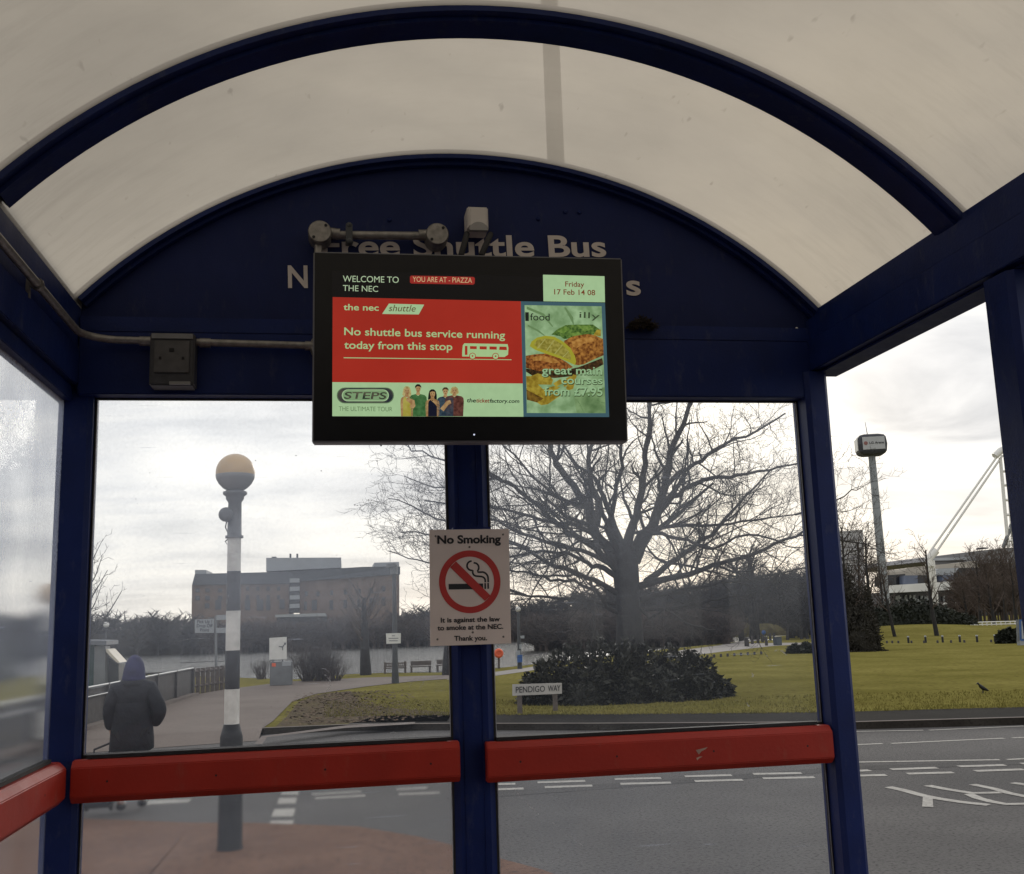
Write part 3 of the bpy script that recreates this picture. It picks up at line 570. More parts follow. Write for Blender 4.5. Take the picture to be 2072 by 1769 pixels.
mb.build('paint_scuff', mat('bare_scuff', (.42, .28, .22), .7, .3, 90), rl2)
# unseen solid rear end of the shelter, added to keep the interior dim
mb = MB(); mb.box((-.7, -1.0, .05), (1.44, -.95, 2.35)); mb.build('added_rear_panel', NAVYG, sh)
a = arc(AR - .003, 32); MB().prism([(x, -.93, z) for x, z in a] + [(XL, -.93, 2.36), (XR, -.93, 2.36)], (0, -.03, 0)).build('added_rear_gable', NAVYG, sh)

# ---- pole outside the gable
fp = thing('flag_pole', (*at(1132, 500, 3.0).xy, .03), 'thin grey pole rising behind the gable above the roof', 'pole')
x_, y_ = fp.location.x, fp.location.y
MB().tube([(x_, y_, 2.62), (x_, y_, 5.2)], .027, 14).build('shaft', STEELG, fp)
mb = MB(); mb.box((x_ - .04, 2.822, 2.64), (x_ + .04, y_ - .026, 2.68)); mb.box((x_ - .04, 2.822, 2.8), (x_ + .04, y_ - .026, 2.84)); mb.build('bracket', STEELG, fp)

# ---- conduit, junction box, round boxes, sensor
cd = thing('conduit_pipe', (-.62, 2.72, 2.49), 'thin galvanised conduit pipe bending round the left corner under the eaves', 'conduit')
xc = lambda x, y: (x * .27471, 347.3 + y * .27471)
pts = [V((-.632, .6, 2.505)), V((-.632, 1.4, 2.505)), V((-.632, 2.0, 2.503)), V((-.632, 2.6, 2.499))]
pts += [V((-.632 + .1*(1 - cos(t)), 2.64 + .1*sin(t), 2.497)) for t in [i*pi/16 for i in range(1, 9)]]
pts += [V((.2, 2.74, 2.484))]
MB().tube(pts, .0095, 10).build('pipe', GALV, cd)
mb = MB(); mb.tube([(-.495, 2.74, 2.495), (-.465, 2.74, 2.4945)], .0125, 10); mb.tube([(-.345, 2.74, 2.4925), (-.318, 2.74, 2.492)], .0125, 10); mb.tube([(-.075, 2.74, 2.488), (-.05, 2.74, 2.4876)], .0125, 10); mb.build('coupling', GALV, cd)
MB().lathe((-.032, 2.745, 2.487), [(.031, .02), (.031, -.012), (.028, -.016)], 24, 'y').build('round_box', GALV, cd)
mb = MB(); mb.box((-.66, 2.30, 2.47), (-.646, 2.312, 2.52)); mb.tube([(-.632, 2.30, 2.501), (-.632, 2.312, 2.501)], .014, 10); mb.build('pipe_clip', GALV, cd)
jb = thing('junction_box', (*at(348, 785, 2.74).xy, 2.385), 'square smoky grey plastic switch box on the conduit under the lintel', 'junction box')
a, b = at(304, 673, 2.70), at(392, 780, 2.70)
mb = MB(); mb.box((a.x, 2.70, b.z), (b.x, 2.763, a.z)); mb.build('housing', GREYPL, jb, bevel=.004)
mb = MB(); mb.box((a.x + .012, 2.694, b.z + .032), (b.x - .012, 2.699, a.z - .022)); lid = mb.build('lid', mat('smoky_lid', (.075, .072, .072), .35, .2, 50), jb, bevel=.0015)
mb = MB(); cz = (a.z + b.z) / 2; cxx = (a.x + b.x) / 2
mb.box((cxx - .006, 2.6915, cz + .018), (cxx + .006, 2.6935, cz + .026))
for dx in (-.028, .028): mb.box((cxx + dx - .003, 2.6915, cz - .003), (cxx + dx + .003, 2.6935, cz + .004))
mb.build('switch', GASK, lid)
mb = MB(); mb.box((a.x + .004, 2.696, a.z - .016), (b.x - .004, 2.6995, a.z - .003)); mb.build('hinge', mat('hinge_grey', (.2, .2, .2), .5, .1, 30), jb)
mb = MB(); mb.box((cxx - .004, 2.69, b.z + .001), (b.x - .008, 2.7, b.z + .008)); mb.build('latch', mat('latch_grey', (.24, .24, .22), .4, .1, 30), jb)

ra = thing('conduit_run', (*at(760, 472, 2.74).xy, at(760, 472, 2.74).z), 'short metal conduit between two round boxes above the screen', 'conduit')
YB = 2.735
c1, c2 = at(*cT(132, 248), YB), at(*cT(825, 262), YB)
for c in (c1, c2):
    bx = MB().lathe(c, [(.031, .05), (.0315, .0), (.0315, -.008), (.029, -.011)], 32, 'y').build('round_box', GALV, ra)
    for sg in (-1, 1): MB().lathe(c + V((.016*sg, -.0115, .017*sg)), [(.0042, 0), (.0042, -.001)], 10, 'y').build('screw', GASK, bx)
pc = at(*cT(230, 262), YB + .02); pe = at(*cT(760, 268), YB + .02)
MB().tube([pc, pe], .0115, 12).build('pipe', GALV, ra)
mb = MB(); mb.tube([at(*cT(195, 252), YB + .02), at(*cT(250, 258), YB + .02)], .0155, 12); mb.tube([at(*cT(715, 262), YB + .02), at(*cT(770, 264), YB + .02)], .0155, 12)
mb.build('coupling', GALV, ra)
mb = MB(); q = at(*cT(305, 262), YB + .015); mb.box((q.x - .009, q.y - .014, q.z - .021), (q.x + .009, q.y + .03, q.z + .026)); mb.ball(q + V((0, -.008, .024)), .0095, n=10, m_=6); mb.ball(q + V((.001, -.008, -.022)), .0105, n=10, m_=6); mb.build('pipe_clip', DARKG, ra)
MB().tube([c1 + V((-.004, .02, -.03)), c1 + V((-.004, .02, -.1))], .0115, 10).build('pipe', GALV, ra)

ms = thing('motion_sensor', (*at(967, 442, 2.72).xy, at(967, 470, 2.72).z), 'small white motion sensor on the blue gable above the screen', 'sensor')
s0, s1 = at(*cT(1004, 86), 2.70), at(*cT(1132, 246), 2.70)
mb = MB(); mb.loft([[V((s0.x + i, y, s1.z + .012 + j)), V((s1.x - i, y, s1.z + .012 + j)), V((s1.x - i, y, s0.z - j)), V((s0.x + i, y, s0.z - j))] for y, i, j in ((2.78, 0, 0), (2.712, 0, 0), (2.70, .006, .006))], smooth=False)
mb.build('housing', mat('cream_plastic', (.62, .58, .54), .45, .05, 20), ms, bevel=.003)
mb = MB(); cxs = (s0.x + s1.x) / 2
mb.prism([(cxs + .026*cos(t), 2.694, s1.z + .003 + .024*sin(t)) for t in [i*pi/14 for i in range(15)]], (0, .016, 0)); mb.build('lens', mat('grey_lens', (.30, .29, .28), .3, .05, 20), ms)
cg = 'black corrugated cables under the motion sensor'
for (xa, ya), (xb, yb), lb in (((1000, 255), (965, 385), 'black corrugated cable under the white sensor, the one nearer the round box'), ((1140, 258), (1085, 385), 'black corrugated cable under the white sensor, the one nearer the word Bus')):
    A_, B_ = at(*cT(xa, ya), 2.72), at(*cT(xb, yb), 2.62)
    pp = []; rr = []
    for i in range(41): t = i / 40; pp.append(A_.lerp(B_, t) + V((0, -.02*sin(pi*t), 0))); rr.append(.0085 if i % 2 else .0068)
    tag(MB().tube(pp, rr, 10).build('corrugated_cable', GASK), lb, 'cable')

# ---- dry clump on the ledge
mb = MB(); random.seed(3)
for i in range(260):
    c = at(1300 + jit(26), 662, 2.755); t = 1 - abs((c.x - at(1300, 660, 2.755).x) / .045)
    p = c + V((0, jit(.012), random.random() * .034 * max(.12, t) - .002)); d = V((jit(1), jit(.6), jit(.7))).normalized() * .012
    mb.tube([p - d, p + d*.2 + V((0, 0, .002)), p + d], .0011, 3, False)
tag(mb.build('bird_nest', mat('dry_grass', (.03, .022, .016), .95, .3, 40)), 'clump of dry brown twigs on the ledge beside the screen', 'nest')

# ================================================================== SCREEN
tvc = V((.33013, 2.43612, 2.40762)); yw, pt_, rl = .03698653, .04208705, -.00741886
def basis(yaw, pitch, roll):
    f = V((sin(yaw)*cos(pitch), cos(yaw)*cos(pitch), sin(pitch))); r = V((cos(yaw), -sin(yaw), 0)); u = r.cross(f)
    return (r*cos(roll) + u*sin(roll), -r*sin(roll) + u*cos(roll), f)
TR, TU, TF = basis(yw, pt_, rl)
TW, TH = .76, .464
def tp(x, y, k=0):
    r = ray(*cT(x, y)); t = (tvc - EYE).dot(TF) / r.dot(TF); return EYE + r*t - TF * (k * .0006)
tv = thing('display_screen', tvc + TF*.03, 'wide black information screen hanging under the gable, lit with a red notice', 'screen')
mb = MB(); mb.obox(tvc + TF*.0275, TR, TU, TF, TW/2, TH/2, .0265); mb.build('casing', TVGREY, tv, bevel=.003)
mb = MB(); mb.obox(tvc + TF*.0005, TR, TU, TF, TW/2 - .004, TH/2 - .004, .0015); bez = mb.build('bezel', TVBLK, tv)
scr = MB().poly([tp(*q, 2) for q in [(205,475),(1815,520),(1840,1338),(205,1334)]]).build('screen', emit('screen_black', (.0045, .004, .004)), tv)
mb = MB(); mb.obox(tvc + TF*.12, TR, TU, TF, .1, .1, .065); mb.tube([tvc + TF*.18, V((.36, 2.80, 2.44))], .03, 10); mb.build('wall_mount', DARKG, tv)
MB().poly([tp(1043 + 5*cos(t), 1442 + 5*sin(t), 4) for t in [i*pi/6 for i in range(12)]]).build('power_light', emit('power_light', (.75, .8, 1), 1.2), tv)
EG = emit('screen_green_white', srgb(166, 198, 150)); EGT = emit('screen_text_green', srgb(168, 200, 142)); ER = emit('screen_red', srgb(158, 42, 30), col2=srgb(172, 47, 34), scale=4)
ED = emit('screen_dark_red', srgb(120, 62, 36)); EP = emit('screen_pill_red', srgb(150, 42, 36)); EPK = emit('screen_pink_text', srgb(205, 175, 130)); EK = emit('screen_ink', srgb(28, 32, 26))
ESL = emit('screen_slate', srgb(62, 92, 102)); 
def tpoly(name, pts, mt, k, par=None): return MB().poly([tp(x, y, k) for x, y in pts]).build(name, mt, par or scr)
tpoly('notice_panel', [(208,630),(1318,655),(1330,1140),(206,1132)], ER, 3)
tpoly('advert_panel', [(206,1132),(1330,1140),(1334,1336),(206,1333)], EG, 3)
tpoly('date_panel', [(1449,498),(1812,507),(1815,661),(1452,655)], EG, 3)
tpoly('advert_border', [(1318,655),(1815,664),(1840,1338),(1334,1336)], ESL, 3)
def pill(pts_c, rx): return pts_c
tpoly('location_pill', [(672,503),(1038,511),(1047,518),(1046,550),(1037,557),(672,550),(664,543),(664,510)], EP, 3)
def tl(body, x0, y0, x1, y1, cap, bold=.01, it=0, k=5):
    P0, P1 = tp(x0, y0, k), tp(x1, y1, k); ch = (tp(x0, y0 - cap, k) - P0).length
    return (body, P0, P1, ch, bold, it, TU, -TF, 0)
multi_text('lettering', [tl('WELCOME TO', 268, 540, 598, 547, 36, 0.0), tl('THE NEC', 268, 594, 476, 600, 34, 0.0)], emit('screen_white_text', srgb(176, 196, 160)), scr)
multi_text('lettering', [tl('YOU ARE AT - PIAZZA', 680, 540, 1030, 547, 30, 0)], EPK, scr)
multi_text('lettering', [tl('Friday', 1580, 568, 1692, 571, 30, .012), tl('17 Feb 14 08', 1515, 615, 1757, 620, 31, .012)], ED, scr)
multi_text('lettering', [tl('the nec', 272, 707, 480, 711, 36, .014), tl('No shuttle bus service running', 276, 854, 1225, 876, 44, .012), tl('today from this stop', 276, 934, 914, 944, 44, .012)], EGT, scr)
tpoly('logo_panel', [(500,730),(540,669),(748,675),(716,733)], EG, 4)
multi_text('lettering', [tl('shuttle', 538, 714, 694, 717, 38, .0, .25, 6)], emit('screen_brown_text', srgb(92, 62, 34)), scr)
tpoly('rule', [(273,986),(1263,998),(1263,1002),(273,991)], EGT, 4)
# bus pictogram
mb = MB()
def tq(pts, k): mb.poly([tp(x, y, k) for x, y in pts])
tq([(985,903),(1240,908),(1245,930),(1243,970),(1222,984),(972,981),(972,955),(976,915)], 4)
for c in ((1033, 979), (1169, 980)): tq([(c[0] + 16*cos(t), c[1] + 16*sin(t)) for t in [i*pi/8 for i in range(16)]], 6)
mb.build('bus_pictogram', EGT, scr)
mb = MB()
for q in [[(988,919),(1003,919),(1003,972),(988,972)], [(1018,920),(1058,921),(1058,938),(1018,937)], [(1075,921),(1117,922),(1117,940),(1075,939)], [(1133,922),(1176,923),(1176,941),(1133,940)], [(1192,923),(1234,924),(1236,944),(1190,942)]]: tq(q, 5)
for c in ((1033, 979), (1169, 980)):
    tq([(c[0] + 20*cos(t), c[1] + 20*sin(t)) for t in [i*pi/8 for i in range(16)]], 5); tq([(c[0] + 5*cos(t), c[1] + 5*sin(t)) for t in [i*pi/8 for i in range(16)]], 7)
mb.build('bus_window', ER, scr)
# tour advert
def stad(x0, x1, y0, y1, n=12):
    r = (y1 - y0) / 2; cy_ = (y0 + y1) / 2
    return [(x1 - r + r*sin(t), cy_ - r*cos(t)) for t in [i*pi/n for i in range(n+1)]] + [(x0 + r - r*sin(t), cy_ + r*cos(t)) for t in [i*pi/n for i in range(n+1)]]
tpoly('logo_ring', stad(232, 570, 1164, 1258), emit('ring_grey', srgb(96, 118, 88)), 4)
tpoly('logo_ring', stad(238, 564, 1169, 1253), emit('ring_dark', srgb(34, 42, 52), col2=srgb(86, 82, 70), scale=22), 5)
tpoly('logo_ring', stad(262, 540, 1176, 1246), EG, 6)
tpoly('logo_ring', stad(268, 534, 1181, 1241), emit('ring_mid', srgb(128, 160, 116)), 7)
multi_text('lettering', [tl('STEPS', 274, 1231, 522, 1233, 40, .02, .2, 8)], emit('logo_text', srgb(44, 56, 44), col2=srgb(96, 92, 74), scale=60), scr)
multi_text('lettering', [tl('THE ULTIMATE TOUR', 244, 1302, 560, 1305, 26, -.006, 0, 5)], emit('tour_text', srgb(92, 116, 78)), scr)
multi_text('lettering', [tl('the', 998, 1251, 1052, 1252, 24, .02, .15, 5), tl('factory.com', 1133, 1253, 1308, 1255, 22, .02, .15, 5)], EK, scr)
multi_text('lettering', [tl('ticket', 1053, 1252, 1132, 1253, 24, .02, .15, 5)], emit('ticket_red', srgb(130, 52, 36)), scr)
SK = emit('figure_skin', srgb(150, 112, 72), col2=srgb(182, 150, 104), scale=110); INKF = emit('figure_ink', srgb(44, 32, 24)); LIPS = emit('figure_lips', srgb(120, 62, 48))
def ell(cx_, cy_, rx, ry, n=14): return [(cx_ + rx*cos(2*pi*i/n), cy_ + ry*sin(2*pi*i/n)) for i in range(n)]
def figure(cx_, top, hw, hh, hair, cloth, sw, bottom, hairlen, bare=False):
    y = top
    if hairlen > 1: tpoly('figure_hair', [(cx_ - hw*1.15, y + hh*.9), (cx_ - hw*.9, y + hh*.25), (cx_ - hw*.3, y - hh*.05), (cx_ + hw*.4, y), (cx_ + hw*1.0, y + hh*.4), (cx_ + hw*1.25, y + hh*1.1), (cx_ + hw*1.3, y + hh*hairlen), (cx_ + hw*.8, y + hh*(hairlen + .35)), (cx_ - hw*.8, y + hh*(hairlen + .3)), (cx_ - hw*1.35, y + hh*(hairlen - .1))], hair, 4)
    tpoly('figure_neck', [(cx_ - hw*.42, y + hh*1.6), (cx_ + hw*.42, y + hh*1.6), (cx_ + hw*.75, y + hh*2.35), (cx_ - hw*.75, y + hh*2.35)], SK, 5)
    body = [(cx_ - sw*.92, bottom), (cx_ - sw*1.0, y + hh*3.6), (cx_ - sw*.95, y + hh*2.75), (cx_ - sw*.75, y + hh*2.35), (cx_ - hw*.75, y + hh*2.12), (cx_, y + hh*2.55), (cx_ + hw*.75, y + hh*2.12), (cx_ + sw*.75, y + hh*2.35), (cx_ + sw*.95, y + hh*2.75), (cx_ + sw*1.0, y + hh*3.6), (cx_ + sw*.92, bottom)]
    tpoly('advert_figure', body, SK if bare else cloth, 6)
    if bare: tpoly('figure_dress', [(cx_ - sw*.62, bottom), (cx_ - sw*.6, y + hh*3.0), (cx_ - sw*.5, y + hh*2.5), (cx_ - sw*.28, y + hh*2.3), (cx_ + sw*.3, y + hh*3.1), (cx_ + sw*.62, y + hh*3.7), (cx_ + sw*.62, bottom)], cloth, 7)
    tpoly('figure_face', [(cx_ - hw*.78, y + hh*.75), (cx_ - hw*.6, y + hh*.35), (cx_, y + hh*.2), (cx_ + hw*.6, y + hh*.35), (cx_ + hw*.78, y + hh*.75), (cx_ + hw*.7, y + hh*1.3), (cx_ + hw*.35, y + hh*1.78), (cx_, y + hh*1.9), (cx_ - hw*.35, y + hh*1.78), (cx_ - hw*.7, y + hh*1.3)], SK, 8)
    tpoly('figure_fringe', [(cx_ - hw*.95, y + hh*1.0), (cx_ - hw*.95, y + hh*.4), (cx_ - hw*.4, y), (cx_ + hw*.4, y), (cx_ + hw*.95, y + hh*.4), (cx_ + hw*.95, y + hh*.95), (cx_ + hw*.7, y + hh*.55), (cx_ - hw*.1, y + hh*.42), (cx_ - hw*.7, y + hh*.62)], hair, 9)
    for sg in (-1, 1): tpoly('figure_eye', ell(cx_ + sg*hw*.32, y + hh*.98, hw*.15, hh*.07, 8), INKF, 10)
    tpoly('figure_mouth', ell(cx_, y + hh*1.5, hw*.28, hh*.07, 8), LIPS, 10)
blond = emit('hair_blond', srgb(150, 130, 74), col2=srgb(190, 180, 124), scale=160); dark = emit('hair_dark', srgb(26, 24, 22)); brown = emit('hair_brown', srgb(70, 52, 34))
figure(926, 1160, 20, 24, blond, emit('cloth_wine', srgb(70, 38, 34), col2=srgb(106, 66, 56), scale=120), 56, 1334, 1.5)
figure(646, 1158, 20, 27, blond, emit('cloth_yellow', srgb(160, 150, 58), col2=srgb(178, 168, 84), scale=60), 38, 1334, 1.9, True)
figure(712, 1146, 19, 27, dark, emit('cloth_green', srgb(52, 92, 50), col2=srgb(76, 120, 72), scale=90), 52, 1334, .6)
figure(873, 1164, 19, 25, brown, emit('cloth_denim', srgb(36, 52, 66), col2=srgb(66, 82, 92), scale=110), 50, 1334, .6)
figure(797, 1176, 20, 27, dark, emit('cloth_navy', srgb(22, 24, 40)), 42, 1335, 2.2, True)
tpoly('figure_arm', [(648,1225),(690,1240),(696,1275),(684,1290),(660,1282),(668,1262),(640,1240)], SK, 11)
tpoly('figure_arm', [(842,1290),(880,1245),(900,1240),(908,1258),(890,1268),(862,1306)], SK, 11)

# food advert (crop: 4.210 px per source px)
cF = lambda x, y: ((1350 + x/4.2103 - 780) * 2.2522, (700 + y/4.2103 - 500) * 2.2522)
def fpoly(name, pts, mt, k): return tpoly(name, [cF(*q) for q in pts], mt, k)
food = fpoly('food_picture', [(105,425),(955,438),(1000,1617),(130,1615)], emit('paper_green', srgb(118, 150, 104), col2=srgb(158, 190, 144), scale=36), 4)
fpoly('salad', [(400,750),(470,690),(560,645),(700,640),(860,640),(930,690),(940,740),(760,760),(640,790),(540,800),(500,770)], emit('salad_green', srgb(40, 72, 26), col2=srgb(104, 136, 62), scale=150), 5)
fpoly('fish', [(540,820),(640,770),(790,745),(870,755),(970,800),(976,980),(880,1020),(760,1080),(690,1090),(620,1070),(560,1000)], emit('fish_brown', srgb(96, 50, 18), col2=srgb(176, 122, 56), scale=130), 6)
fpoly('fish', [(118,985),(210,970),(330,960),(450,990),(560,1050),(640,1110),(560,1140),(420,1160),(250,1150),(120,1120)], emit('fish_dark', srgb(86, 42, 16), col2=srgb(166, 106, 50), scale=150), 6)
fpoly('batter_shadow', [(120,1125),(300,1150),(520,1150),(700,1110),(960,1010),(976,1080),(840,1150),(620,1210),(440,1230),(200,1210),(122,1160)], emit('shadow_brown', srgb(24, 22, 14), col2=srgb(84, 58, 30), scale=120), 5)
CH = emit('chip_yellow', srgb(128, 104, 28), col2=srgb(172, 152, 56), scale=90)
for pts in [[(122,1210),(380,1210),(420,1250),(400,1305),(124,1300)], [(126,1300),(240,1290),(400,1440),(340,1470),(128,1360)], [(240,1500),(440,1390),(520,1410),(360,1520),(290,1530)], [(420,1290),(500,1240),(520,1290),(450,1330)], [(560,1340),(640,1190),(680,1200),(640,1350),(580,1370)], [(860,760),(900,700),(945,695),(945,770)]]: fpoly('chip', pts, CH, 7)
fpoly('chip_shadow', [(124,1340),(260,1400),(420,1440),(380,1500),(240,1500),(130,1470)], emit('chip_brown', srgb(64, 44, 18), col2=srgb(126, 96, 36), scale=110), 6)
cc = (430, 930); rim = []; inn = []
fpoly('lemon', [(160,880),(180,830),(240,785),(330,765),(430,775),(530,830),(610,900),(660,990),(672,1050),(660,1090),(600,1060),(480,1010),(330,960),(220,920)], emit('lemon_rind', srgb(160, 156, 48)), 8)
fpoly('lemon', [(205,865),(240,815),(330,795),(420,805),(510,855),(580,920),(615,990),(610,1035),(500,990),(350,935),(250,900)], emit('lemon_flesh', srgb(126, 118, 40), col2=srgb(164, 154, 74), scale=160), 9)
fpoly('paper', [(650,1440),(760,1400),(990,1330),(1000,1617),(680,1615)], emit('paper_shade', srgb(88, 118, 74), col2=srgb(134, 164, 114), scale=30), 5)
def fl(body, x0, y0, x1, y1, cap, bold, it=0, k=12): return tl(body, *cF(x0, y0), *cF(x1, y1), cap/4.2103*2.2522, bold, it, k)
fpoly('fish_highlight', [(620,830),(720,790),(830,780),(900,800),(860,830),(760,850),(680,900),(640,890)], emit('fish_light', srgb(150, 100, 42), col2=srgb(190, 140, 72), scale=120), 7)
fpoly('fish_highlight', [(180,1000),(300,985),(420,1010),(500,1060),(420,1070),(300,1040),(200,1040)], emit('fish_light', srgb(150, 100, 42)), 7)
for pts in [[(520,1260),(600,1215),(660,1210),(620,1290),(540,1330)], [(126,1230),(250,1180),(330,1200),(250,1240),(140,1260)], [(300,1360),(420,1320),(500,1330),(420,1390),(330,1420)]]: fpoly('chip', pts, CH, 8)
for q0, q1 in [((240,905),(330,800)), ((340,930),(430,812)), ((430,965),(520,865)), ((520,1000),(590,935))]:
    fpoly('lemon_segment', [q0, (q0[0]+10, q0[1]+4), (q1[0]+5, q1[1]+3), q1], emit('lemon_pith', srgb(168, 166, 96)), 10)
for pts in [[(130,440),(320,520),(420,660),(410,668),(300,540),(128,470)], [(560,450),(640,560),(650,640),(640,640),(600,560),(540,452)], [(700,1480),(760,1600),(745,1600),(690,1490)], [(140,640),(260,700),(330,760),(320,764),(240,712),(138,660)], [(800,1400),(900,1480),(990,1500),(988,1512),(890,1492),(790,1408)]]: fpoly('paper_crease', pts, emit('paper_crease', srgb(104, 134, 88)), 5)
for pts in [[(470,720),(560,660),(600,690),(540,740)], [(700,660),(820,650),(860,690),(760,720)], [(600,740),(700,720),(740,750),(640,778)]]: fpoly('salad', pts, emit('salad_light', srgb(84, 120, 44), col2=srgb(120, 150, 70), scale=150), 6)
multi_text('lettering', [fl('food', 165, 598, 380, 600, 76, .004)], EK, scr)
multi_text('lettering', [fl('illy', 705, 568, 930, 585, 66, .0)], emit('illy_grey', srgb(58, 74, 48)), scr)
fpoly('logo_tab', [(110,507),(150,508),(150,605),(112,605)], EK, 10)
ft = [('great main', 292, 1190, 955, 1196, 88), ('courses', 508, 1298, 960, 1300, 84), ('from £7.95', 320, 1424, 960, 1428, 92)]
multi_text('lettering', [fl(b, x0 + 5, y0 + 6, x1 + 5, y1 + 6, c, .03, 0, 10) for b, x0, y0, x1, y1, c in ft], emit('letter_shadow', srgb(60, 74, 44)), scr)
multi_text('lettering', [fl(b, x0, y0, x1, y1, c, .012, 0, 13) for b, x0, y0, x1, y1, c in ft], emit('food_text', srgb(150, 186, 140)), scr)

# ================================================================== NO SMOKING SIGN
YS = 2.742
ns = thing('no_smoking_sign', (*at(951, 1304, YS).xy, at(951, 1304, YS).z), 'white No Smoking notice with red prohibition ring on the central post', 'sign')
def sp_(x, y, k=0): p = at(*cS(x, y), YS); return V((p.x, YS - k*.0005, p.z))
pl_ = MB().prism([sp_(225,145), sp_(1248,133), sp_(1280,1608), sp_(237,1645)], (0, .004, 0)).build('board', SIGNW, ns)
MB().box((.31, 2.7465, 1.7), (.41, 2.799, 2.0)).build('backing', NAVY, ns)
cxr, cyr = 745, 815
def sc_(r, t): return (cxr + r[0]*cos(t), cyr + r[1]*sin(t))
mb = MB(); n = 64; o_, i_ = (396, 405), (314, 323)
mb.add([sp_(*sc_(o_, 2*pi*k/n), 2) for k in range(n)] + [sp_(*sc_(i_, 2*pi*k/n), 2) for k in range(n)], [(k, (k+1) % n, n + (k+1) % n, n + k) for k in range(n)])
mb.poly([sp_(x, y, 3) for x, y in [(492,628),(568,552),(1012,992),(940,1062)]])
mb.build('prohibition_ring', SIGNR, pl_)
mb = MB()
for q in [[(472,843),(918,836),(920,908),(474,915)], [(932,832),(955,832),(957,906),(934,907)], [(970,831),(993,830),(994,905),(972,906)]]: mb.poly([sp_(x, y, 1) for x, y in q])
def stroke(pl, wd):
    L_, R_ = [], []
    for i, p in enumerate(pl):
        a, b = pl[max(i-1, 0)], pl[min(i+1, len(pl)-1)]; dx, dy = b[0]-a[0], b[1]-a[1]; l = math.hypot(dx, dy); nx, ny = -dy/l*wd/2, dx/l*wd/2
        L_.append(sp_(p[0]+nx, p[1]+ny, 1)); R_.append(sp_(p[0]-nx, p[1]-ny, 1))
    k_ = len(pl); mb.add(L_ + R_, [(i, i+1, k_+i+1, k_+i) for i in range(k_-1)])
def arcp(cx_, cy_, r, a0, a1, n=10): return [(cx_ + r*cos(radians(a0 + (a1-a0)*i/n)), cy_ + r*sin(radians(a0 + (a1-a0)*i/n))) for i in range(n+1)]
stroke(arcp(770, 608, 60, -90, -270) + [(785, 672)] + arcp(835, 690, 52, 180, 90, 6) + [(900, 748)] + arcp(895, 800, 50, -75, 0, 6) + [(946, 822)], 23)
stroke([(795, 570)] + arcp(800, 632, 62, -70, 40, 8) + [(850, 690), (900, 690)] + arcp(898, 772, 84, -85, 0, 8) + [(983, 822)], 23)
mb.build('cigarette_pictogram', SIGNK, pl_)
def sl_(b, x0, y0, x1, y1, c, bold=.026): P0, P1 = sp_(x0, y0, 2), sp_(x1, y1, 2); return (b, P0, P1, (sp_(x0, y0-c, 2) - P0).length, bold, 0, Bup, Nf, 0)
multi_text('lettering', [sl_('No Smoking', 328, 322, 1146, 312, 104, .036), sl_('It is against the law', 372, 1340, 1135, 1322, 62), sl_('to smoke at the NEC.', 330, 1440, 1178, 1418, 62), sl_('Thank you.', 545, 1574, 968, 1566, 62)], SIGNK, pl_)
mb = MB()
for q in [(305,228),(1175,206),(742,366),(330,1556),(1180,1522),(784,1466)]: MB().lathe(sp_(*q, 0), [(.0028, 0), (.0026, -.001), (.0012, -.0016)], 10, 'y').build('screw', mat('dull_screw', (.16, .15, .13), .5, .2, 30, metal=.5), pl_)

# ================================================================== BARE TREES
def wiggle(p, d, L_, n, amp, up, rng):
    pts = [p.copy()]; d = d.normalized()
    for i in range(n):
        d = (d + V((rng.uniform(-1, 1), rng.uniform(-1, 1), rng.uniform(-1, 1))) * amp + V((0, 0, up))).normalized()
        p = p + d * (L_ / n); pts.append(p.copy())
    return pts
def along(pts, t):
    s = t * (len(pts) - 1); i = min(int(s), len(pts) - 2); return pts[i].lerp(pts[i+1], s - i), (pts[i+1] - pts[i]).normalized()
def side_dir(d, rng, ang):
    o = d.orthogonal().normalized(); o.rotate(Matrix.Rotation(rng.uniform(0, 2*pi), 3, d)); return (d * cos(ang) + o * sin(ang)).normalized()
RMIN = .0035
def sprout(mb, pts, L_, r0, r1, lvl, spec, rng, tmin=.22):
    """spec: per level (children per metre, length ratio, min length, segments, sides, wiggle, up)"""
    if lvl >= len(spec): return
    cpm, lr, lmin, seg, sides, amp, up = spec[lvl]
    nch = max(1, int(L_ * cpm * (1 - tmin) + rng.random()))
    for k in range(nch):
        t = tmin + (1 - tmin) * (k + rng.random()) / nch
        p, d = along(pts, min(t, .999)); rr = (r0 + (r1 - r0) * t) * rng.uniform(.32, .58)
        l2 = max(lmin, L_ * lr * (1.15 - .65 * t) * rng.uniform(.6, 1.25)); rr = max(rr, RMIN)
        q = wiggle(p, side_dir(d, rng, rng.uniform(.5, 1.15)), l2, seg, amp, up, rng)
        re = max(RMIN * .7, rr * .3)
        mb.tube(q, [rr + (re - rr) * i / (len(q) - 1) for i in range(len(q))], sides, False)
        sprout(mb, q, l2, rr, re, lvl + 1, spec, rng, .15)

